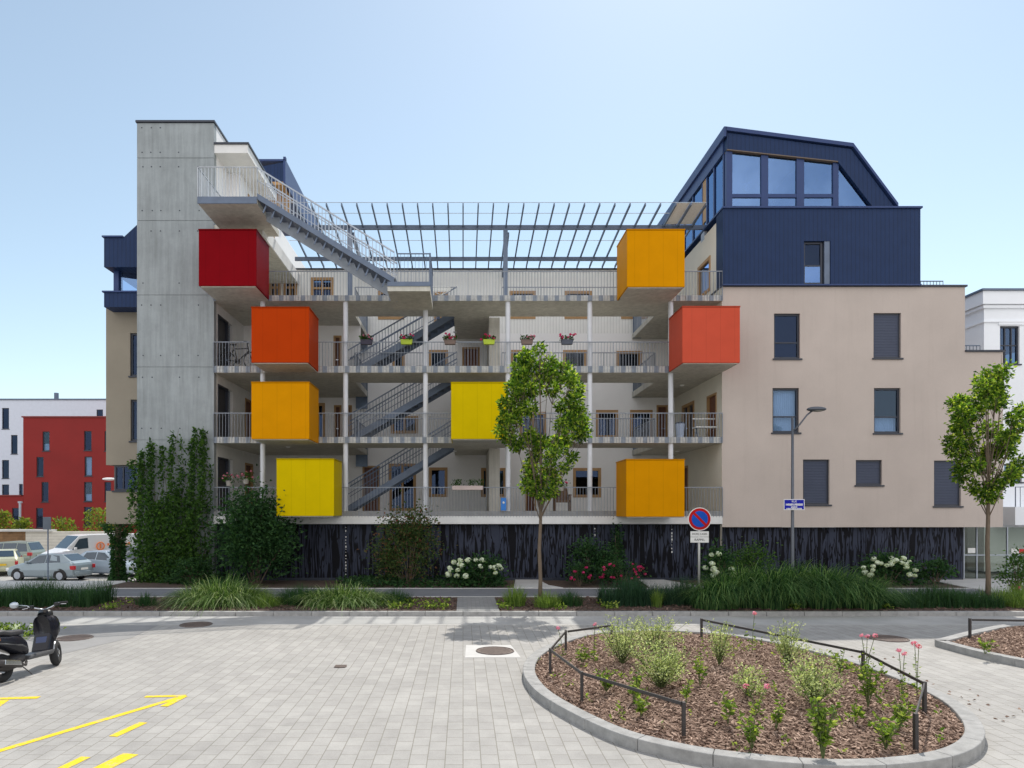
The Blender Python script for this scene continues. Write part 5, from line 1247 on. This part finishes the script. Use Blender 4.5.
# street lamp
LYY = 20.3; lx = wx(792.5, LYY); t = thing('street_lamp', 'tall grey street lamp with one curved arm in front of the plaster wing', 'street lamp', (lx, LYY, .1))
lz = lambda y: wz(y, LYY) - .1
lampg = M('lamp_grey', (.11, .12, .14), .45, .4)
m = MB(); m.tube([(0, 0, 0), (0, 0, 1.0), (0, 0, lz(417))], [.065, .05, .034], 12); m.build('pole', lampg, t, smooth=True)
m = MB(); ax = lambda px: wx(px, LYY) - lx; m.tube([(0, 0, lz(432)), (ax(800), 0, lz(424)), (ax(807), 0, lz(415)), (ax(812), 0, lz(411))], .025, 8); m.build('arm', lampg, t, smooth=True)
m = MB(); m.ball((ax(816.5), 0, lz(409.2)), .29, 18, 10, 1, .55, .26); hd = m.build('lamp_head', lampg, t, smooth=True)
m = MB(); m.ball((ax(817), 0, lz(410.4)), .21, 16, 8, 1, .6, .22); m.build('lens', M('lamp_lens', (.35, .34, .3), .2), hd, smooth=True)
# street name plate on the lamp
t = thing('street_name_plate', 'blue street name plate with white edge fixed to the lamp post', 'sign', (lx, LYY - .09, lz(504.6) + .1))
pw, ph = 10.3 * LYY / F, 5.4 * LYY / F
m = MB(); m.box(-pw, pw, -.012, 0, -ph, ph); p = m.build('plate', whitep, t); m = MB(); m.box(-pw + .02, pw - .02, -.017, -.0125, -ph + .02, ph - .02); m.build('blue_field', M('plate_blue', (.008, .014, .34), .5, spec=.15), t)
text_mesh('lettering', 'RUE', .085, whitep, t, Matrix.Translation((0, -.0185, ph * .55)) @ FRONT)
m = MB(); 
for zz, hw, h_, nn in ((.0, pw * .82, .07, 13), (-ph * .45, pw * .3, .05, 6), (-ph * .75, pw * .75, .045, 12)):
    for i in range(nn):
        x = -hw + 2 * hw * i / nn; m.box(x, x + 2 * hw / nn * rnd.uniform(.5, .8), -.0205, -.0175, zz - h_ * .5 * rnd.uniform(.7, 1), zz + h_ * .5 * rnd.uniform(.7, 1))
m.build('lettering', whitep, t)
m = MB(); m.box(-.06, .06, .0, .16, -.05, .05); m.build('bracket', lampg, t)
# square sign seen from behind, car park
QY = 29.5; qx = wx(48, QY); gz = ground_z(qx, QY); t = thing('road_sign', 'small square sign seen from behind on a thin post in front of the car park', 'road sign', (qx, QY, gz))
m = MB(); m.tube([(0, 0, 0), (0, 0, wz(517, QY) - gz)], .028, 8); m.build('post', steel, t)
m = MB(); hw = 4.1 * QY / F; m.box(-hw, hw, -.08, -.06, wz(529.5, QY) - gz, wz(517, QY) - gz); m.build('plate', M('sign_back', (.10, .12, .15), .5, .3), t, bevel=.02)
# car park lamp
KY = 56.0; kx = wx(20, KY); t = thing('lamp_post', 'thin grey lamp post in front of the red block', 'street lamp', (kx, KY, -.85))
m = MB(); m.tube([(0, 0, 0), (0, 0, wz(503, KY) + .85)], .09, 8); m.build('pole', steel_l, t); m = MB(); m.box(-.12, .14, -.1, .1, wz(503, KY) + .85, wz(501.3, KY) + .85); m.build('lamp_head', steel_l, t)
# wall lamp at the red block (white dish sign on an arm)
m = MB(); m.ball((0, 0, 0), .55, 14, 8, 1, .6, .35); t = thing('street_lamp', 'white lamp head on an arm against the red block beside the khaki wing', 'street lamp', (wx(109, 40), 40, wz(479, 40)))
m.build('lamp_head', white_w, t, smooth=True).scale = (.72, .72, .42); m = MB(); m.tube([(.2, .1, .05), (1.6, .2, .1), (1.7, .2, -5.3)], .05, 6); m.build('pole', steel, t)

# ------------------------------------------------------------------ balcony life
def flowerbox(px, label, boxmat, fm, n=9):
    X = wx(px, 25.86); t = thing('flower_box', label, 'flower box', (X, 25.86, ZC + .78), 0, 'flower boxes on the third gallery railing')
    m = MB(); m.prism([(-.20, 0), (.20, 0), (.23, .19), (-.23, .19)], lambda a, b, q: (a, -.09 + .16 * q, b)); m.build('trough', boxmat, t, bevel=.01)
    m = MB()
    for i in range(150): m.leaf(Vector((rnd.uniform(-.24, .24), rnd.uniform(-.12, .1), .17 + rnd.random() * .16)), Vector((rnd.gauss(0, 1), rnd.gauss(-.3, 1), rnd.gauss(.2, .7))), .07, .7)
    m.build('foliage', L_vine, t); heads(t, fm, [(rnd.uniform(-.3, .3), rnd.uniform(-.16, .05), .2 + rnd.random() * .2) for i in range(n)])
limeb = M('box_lime', (.40, .52, .02), .5); purpleb = M('box_dark', (.03, .025, .05), .6); brownb2 = M('box_brown', (.17, .12, .10), .7); blueb = M('box_slate', (.06, .07, .10), .6)
flowerbox(366.5, 'dark purple flower box, leftmost on the gallery railing', purpleb, GERP, 7); flowerbox(406.5, 'lime green flower box over the stair', limeb, GER); flowerbox(450, 'brown flower box left of the fin wall', brownb2, GER); flowerbox(489, 'lime green flower box at the fin wall', limeb, GER); flowerbox(527, 'brown flower box above the street tree', brownb2, GERP); flowerbox(567, 'dark slate flower box, rightmost on the railing', blueb, GER)
def pot(px, py, Y, label, fm, mat=M('pot_grey', (.35, .33, .3), .8), n=7):
    X = wx(px, Y); z = wz(py, Y); t = thing('flower_pot', label, 'flower pot', (X, Y, z)); m = MB(); m.tube([(0, 0, 0), (0, 0, .2)], [.09, .13], 12); m.build('pot', mat, t)
    m = MB()
    for i in range(110): m.leaf(Vector((rnd.gauss(0, .13), rnd.gauss(0, .1), .18 + rnd.random() * .25)), Vector((rnd.gauss(0, 1), rnd.gauss(0, 1), rnd.gauss(.2, .7))), .08, .6)
    m.build('foliage', L_vine, t); heads(t, fm, [(rnd.gauss(0, .16), rnd.gauss(-.05, .1), .25 + rnd.random() * .25) for i in range(n)])
pot(229, 486, 25.86, 'pot of pink geraniums on the lowest gallery railing beside the tower', GERP); pot(246, 484, 25.86, 'pot of magenta flowers on the lowest railing above the big shrub', GERP, n=9); pot(561, 491, 25.86, 'pot of red flowers on the lowest railing right of the tree', GER, n=9)
X = wx(467.5, 25.86); t = thing('flower_box', 'long pale window box with herbs on the lowest gallery railing', 'flower box', (X, 25.86, wz(490, 25.86))); m = MB(); m.box(-.58, .58, -.1, .08, 0, .16); m.build('trough', M('box_pale', (.55, .45, .42), .7), t, bevel=.01)
m = MB()
for i in range(220):
    cx = rnd.choice((-.45, -.3, 0.15, .5)) + rnd.gauss(0, .07); m.leaf(Vector((cx, rnd.gauss(0, .05), .15 + rnd.random() * .22)), Vector((rnd.gauss(0, 1), rnd.gauss(0, 1), 1)), .08, .5)
m.build('foliage', L_vine, t)
# bicycle on the second-from-top gallery
by = 26.55; X = wx(239.5, by); t = thing('bicycle', 'black bicycle parked on the gallery beside the tower', 'bicycle', (X, by, ZC))
wr_ = .335; ws = .96
for x in (-.48, .48):
    m = MB(); m.ring((x, 0, wr_), (0, 1, 0), wr_ - .02, .024, 30, 6); w = m.build('wheel', rubber, t, smooth=True)
    m = MB()
    for i in range(10): a = i * .628; m.tube([(x, 0, wr_), (x + (wr_ - .03) * math.cos(a), 0, wr_ + (wr_ - .03) * math.sin(a))], .004, 4, False)
    m.tube([(x, -.05, wr_), (x, .05, wr_)], .03, 8); m.build('spokes', steel, w)
m = MB(); A_, Bb, Cc, Dd, Ee = (-.48, 0, wr_), (-.08, 0, .30), (-.2, 0, .78), (.34, 0, .80), (.48, 0, wr_)
for p, q in ((A_, Bb), (A_, Cc), (Bb, Cc), (Cc, Dd), (Bb, (.36, 0, .70)), ((.32, 0, .88), (.38, 0, .62)), ((.38, .03, .62), Ee)): m.tube([p, q], .022, 7)
m.tube([Cc, (-.23, 0, .92)], .016, 6); m.build('frame', black, t)
m = MB(); m.ball((-.24, 0, .95), .13, 10, 6, 1, .5, .3); m.build('saddle', black, t, smooth=True)
m = MB(); m.tube([(.32, 0, .86), (.30, 0, 1.02)], .016, 6); m.tube([(.24, -.26, 1.02), (.32, -.1, 1.05), (.32, .1, 1.05), (.24, .26, 1.02)], .014, 6); m.build('handlebar', black, t)
m = MB(); m.cyl((-.08, .04, .3), (0, 1, 0), .1, .012, 16); m.bar((-.08, .07, .3), (.02, .07, .16), .02, .02); m.bar((-.08, -.07, .3), (-.18, -.07, .44), .02, .02); m.build('crank', darksteel, t)
# folding bench, bin on the second gallery
def bench(label, X, Y, Z):
    t = thing('garden_bench', label, 'bench', (X, Y, Z))
    for z in (.42, .78):
        m = MB(); m.box(-.5, .5, -.2 if z < .5 else .16, .2 if z < .5 else .2, z, z + .05); m.build('seat' if z < .5 else 'backrest', whitep, t)
    for x in (-.42, .42):
        m = MB(); m.bar((x, -.18, 0), (x, .2, .8), .03, .03); m.bar((x, .2, 0), (x, -.1, .45), .03, .03); m.build('leg', steel, t)
bench('white slatted folding bench at the right end of the second gallery', wx(707, 26.7), 26.7, ZB)
t = thing('waste_bin', 'pale blue bin beside the right gallery column', 'bin', (wx(680, 26.8), 26.8, ZB)); m = MB(); m.tube([(0, 0, 0), (0, 0, .6)], [.14, .18], 14); m.build('bucket', M('bin_blue', (.40, .47, .62), .5), t); m = MB(); m.tube([(0, 0, .601), (0, 0, .66)], [.19, .15], 14); m.build('lid', blueb, t)
# drying rack on the roof terrace
t = thing('drying_rack', 'small white drying rack on the roof terrace', 'drying rack', (wx(441, 26.8), 26.8, ZD)); m = MB()
for i in range(7): m.bar((-.36, -.24 + i * .08, .52), (.36, -.24 + i * .08, .52), .012, .012)
m.bar((-.36, -.26, .52), (-.36, .26, .52), .016, .016); m.bar((.36, -.26, .52), (.36, .26, .52), .016, .016); m.build('rack', whitep, t)
for y in (-.25, .25):
    m = MB(); m.bar((-.36, y, 0), (.36, -y, .52), .018, .018); m.bar((.36, y, 0), (-.36, -y, .52), .018, .018) if y < 0 else None; m.build('leg', whitep, t)
# wicker chair and blue box on the lowest gallery
t = thing('wicker_chair', 'brown wicker armchair on the lowest gallery right of the tree', 'armchair', (wx(562, 27.2), 27.2, ZA)); wick = M('wicker', (.12, .07, .04), .8, var=.4, vs=20)
m = MB(); m.box(-.3, .3, -.28, .28, .34, .44); m.build('seat', wick, t); m = MB(); m.prism([(-.3, .44), (.3, .44), (.26, .92), (-.26, .92)], lambda a, b, q: (a, .22 + .07 * q + (b - .44) * .2, b)); m.build('backrest', wick, t, bevel=.02)
for sx_ in (-1, 1):
    m = MB(); m.box(sx_ * .3 - .04, sx_ * .3 + .04, -.28, .26, .6, .66); m.build('armrest', wick, t)
    for y in (-.25, .25): m = MB(); m.box(sx_ * .3 - .03, sx_ * .3 + .03, y - .03, y + .03, 0, .6); m.build('leg', wick, t)
t = thing('banner', 'narrow bright blue banner hanging on the lowest gallery railing beside a column', 'banner', (wx(503.5, 25.9), 25.9, ZA + .02)); m = MB(); m.box(-.1, .1, -.015, 0, 0, .48); m.build('cloth', M('banner_blue', (.03, .20, .62), .6), t); m = MB(); m.ball((0, -.02, .3), .045, 10, 6, 1, .2, 1); m.build('emblem', whitep, t)

# ------------------------------------------------------------------ scooter
gxp, gyp = gp(2.5, 682.5); fxp, fyp = gp(50.5, 667.5)
hd_ = Vector((fxp - gxp, fyp - gyp, 0)); ang = math.atan2(hd_.y, hd_.x); k_ = 1.18 / 1.28
t = thing('motor_scooter', 'dark parked motor scooter with raised handlebars at the left picture edge', 'scooter', (gxp, gyp, .004), ang); t.scale = (1.0, 1.0, 1.0); t.rotation_euler = (R(-7), 0, ang)
paintd = M('scooter_paint', (.012, .013, .02), .25, .1, var=.1, bs=0, spec=.35); greyp = M('scooter_grey', (.10, .10, .105), .4, .3); bluep = M('scooter_blue', (.03, .05, .13), .3, .2, bs=0); seatm = M('seat_vinyl', (.035, .035, .04), .5)
# rear wheel at origin, front wheel at x = 1.25 ; y to the left
def wheel(x, y, steer, tw=.12):
    m = MB(); m.ring((0, 0, 0), (0, 1, 0), .162, .068, 28, 10); o = m.build('wheel', rubber, t, smooth=True); o.location = (x, y, .228); o.rotation_euler = (0, 0, steer)
    m = MB(); m.cyl((0, 0, 0), (0, 1, 0), .045, .12, 14); m.ring((0, 0, 0), (0, 1, 0), .115, .014, 24, 6)
    for i in range(5): a = i * 1.2566; m.bar((0, 0, 0), (.11 * math.cos(a), 0, .11 * math.sin(a)), .03, .022)
    m.build('rim', chrome, o)
    m = MB(); m.cyl((0, -.035, 0), (0, 1, 0), .085, .006, 20); m.build('brake_disc', steel_l, o); return o
wheel(0, 0, 0); STR = R(28); fw = wheel(1.22, 0, STR)
def sect(name, rows, mat, par=None):
    """loft of rounded sections (x, zc, half height, half width)"""
    m = MB(); n = 14
    for (x, z, hh, hw) in rows:
        for k in range(n):
            a = 2 * math.pi * k / n; c, s = math.cos(a), math.sin(a); e = .75
            m.v.append((x, hw * math.copysign(abs(c) ** e, c), z + hh * math.copysign(abs(s) ** e, s)))
    for i in range(len(rows) - 1):
        for k in range(n): a = i * n + k; b = i * n + (k + 1) % n; m.f.append((a, b, b + n, a + n))
    m.f.append(tuple(range(n))); m.f.append(tuple((len(rows) - 1) * n + k for k in reversed(range(n)))); return m.build(name, mat, par or t, smooth=True)
sect('rear_body', [(-.32, .73, .02, .03), (-.26, .72, .06, .09), (-.05, .66, .11, .14), (.15, .60, .15, .17), (.34, .54, .17, .17), (.44, .48, .14, .15), (.48, .42, .08, .12)], paintd)
sect('seat', [(-.30, .80, .02, .05), (-.24, .82, .045, .11), (.0, .80, .055, .14), (.12, .76, .055, .15), (.34, .745, .055, .13), (.46, .74, .045, .08), (.50, .73, .015, .04)], seatm)
sect('side_trim', [(-.28, .68, .02, .10), (.0, .61, .025, .155), (.30, .53, .03, .182), (.42, .47, .02, .16)], greyp)
sect('engine', [(-.12, .24, .05, .06), (.05, .25, .10, .12), (.28, .29, .12, .13), (.42, .31, .08, .10)], darksteel)
m = MB(); m.tube([(.42, -.1, .24), (.3, -.19, .20), (.18, -.2, .24)], .022, 8); m.tube([(.2, -.2, .22), (.05, -.205, .27), (-.28, -.21, .36)], [.045, .065, .05], 14); ex = m.build('exhaust', darksteel, t, smooth=True)
m = MB(); m.prism([(.12, .23), (.1, .31), (-.2, .385), (-.22, .31)], lambda a, b, q: (a, -.285 + .012 * q, b)); m.build('heat_shield', chrome, ex, bevel=.006)
m = MB(); m.prism([(.40, .26), (.95, .25), (1.02, .33), (.93, .335), (.44, .335)], lambda a, b, q: (a, -.19 + .38 * q, b)); m.build('floorboard', greyp, t, bevel=.03)
m = MB(); m.prism([(.84, .32), (.98, .30), (1.10, .62), (1.03, .88), (.97, .88), (.96, .62)], lambda a, b, q: (a, -.17 + .34 * q, b)); m.build('leg_shield', paintd, t, bevel=.05)
sect('front_fairing', [(.96, .68, .26, .17), (1.06, .68, .27, .22), (1.17, .72, .20, .19), (1.25, .75, .08, .10)], paintd)
m = MB(); m.prism([(.86, .36), (.92, .36), (.98, .56), (.94, .58)], lambda a, b, q: (a, -.12 + .24 * q, b)); m.build('inner_panel', bluep, t, bevel=.02)
cs, sn = math.cos(STR), math.sin(STR)
def st(x, y, z): return (1.12 + x * cs - y * sn, x * sn + y * cs, z)
m = MB()
for y in (-.07, .07): m.tube([st(-.02, y, .62), st(.10, y, .228)], .022, 8)
m.build('fork', chrome, t, smooth=True)
m = MB()
for i in range(9):
    a = R(10 + 150 * i / 8)
    for y in (-.085, -.05, .05, .085): m.v.append(st(.1 + .255 * math.cos(a), y, .228 + (.255 if abs(y) < .06 else .225) * math.sin(a)))
for i in range(8):
    for k in range(3): a = i * 4 + k; m.f.append((a, a + 1, a + 5, a + 4))
m.build('front_mudguard', M('scooter_silver', (.42, .44, .47), .3, .4, bs=0), t, smooth=True)
m = MB(); m.tube([st(-.02, 0, .62), st(-.1, 0, .95), st(-.11, 0, 1.04)], .03, 10); m.build('steering_column', darksteel, t)
m = MB(); m.tube([st(-.11, .0, 1.03), st(-.10, -.1, 1.06), st(-.16, -.24, 1.12), st(-.22, -.36, 1.12)], .014, 8); m.tube([st(-.11, .0, 1.03), st(-.10, .1, 1.06), st(-.16, .24, 1.12), st(-.22, .36, 1.12)], .014, 8); hb = m.build('handlebar', chrome, t, smooth=True)
for s_ in (-1, 1):
    m = MB(); m.tube([st(-.165, s_ * .25, 1.12), st(-.225, s_ * .38, 1.12)], .02, 10); m.build('grip', rubber, hb)
    m = MB(); m.tube([st(-.10, s_ * .2, 1.10), st(-.12, s_ * .34, 1.085)], .007, 6); m.build('brake_lever', chrome, hb)
    m = MB(); m.box(-.03, .03, -.04, .04, -.03, .03); c = m.build('switch_block', black, hb, bevel=.008); c.location = st(-.14, s_ * .2, 1.105)
m = MB(); m.tube([st(-.12, .18, 1.1), st(-.08, .28, 1.14), st(-.10, .40, 1.17)], .008, 6); m.ball(st(-.10, .46, 1.18), .09, 14, 8, .35, 1, .62); m.build('mirror', M('mirror_shell', (.45, .5, .55), .15, .6, bs=0), t, smooth=True)
sect('headlamp_cowl', [(1.0, .94, .05, .09), (1.06, .95, .09, .13), (1.14, .94, .08, .11), (1.19, .92, .03, .06)], black)
m = MB(); m.ball((1.175, 0, .93), .06, 12, 8, .5, 1, 1); m.build('headlight', headm, t, smooth=True)
m = MB(); m.box(-.22, -.10, -.135, -.125, .68, .73); m.build('indicator', M('indicator_amber', (.75, .22, .02), .3, bs=0), t, bevel=.004)
m = MB(); m.ball((-.31, 0, .72), .05, 10, 6, .5, 1.3, .8); m.build('tail_light', tailm, t, smooth=True)
m = MB(); m.tube([(.38, .12, .26), (.30, .24, .02), (.24, .26, .01)], .012, 6); m.tube([(.30, -.1, .2), (.40, -.2, .02)], .01, 6); m.build('side_stand', darksteel, t)
m = MB(); m.prism([(-.30, .60), (-.42, .42), (-.40, .40), (-.26, .56)], lambda a, b, q: (a, -.07 + .14 * q, b)); m.build('rear_mudguard', black, t, bevel=.01)
# planted strip with white flowers beyond the scooter
X, Y = gp(-12, 637); t = thing('flower_bed_plant', 'low white flowering plant behind the scooter seat', 'plant', (X, Y, .0)); m = MB()
for i in range(900): m.leaf(Vector((rnd.gauss(0, .55), rnd.gauss(0, .25), -.0 + rnd.random() * .24)), Vector((rnd.gauss(0, 1), rnd.gauss(0, 1), rnd.gauss(.3, .7))), .1, .55)
m.build('foliage', L_lime, t); heads(t, PINK if False else flower_mesh(.05, 18, petal_w, 'white_head'), [(rnd.gauss(0, .55), rnd.gauss(-.1, .2), .18 + rnd.random() * .12) for i in range(34)])
# fallen leaves by the island
m = MB()
for i in range(60):
    x = 6.95 + abs(rnd.gauss(0, .35)); y = rnd.uniform(8, 13); m.leaf(Vector((x + .15, y, .012)), Vector((rnd.gauss(0, 1), rnd.gauss(0, 1), .05)), .06, .6)
tag(m.build('fallen_leaves', chipm), 'dry leaves and chips along the right side of the island kerb', kind='stuff')

m = MB()
for i in range(150):
    while True:
        x, y = rnd.uniform(1.2, 7), rnd.uniform(7.4, 15)
        if ins(x, y): break
    z = hat(x, y); n_ = rnd.choice((3, 4, 5, 9))
    for k in range(n_): a = rnd.random() * 6.28; m.leaf(Vector((x + rnd.gauss(0, .02), y + rnd.gauss(0, .02), z + rnd.random() * .02 * n_)), Vector((math.cos(a), math.sin(a), rnd.uniform(.2, 1.2))), .055 * rnd.uniform(.7, 1.5), .5)
tag(m.build('ground_cover', L_lime), 'tiny weeds and seedlings scattered through the bark of the round island', kind='stuff')
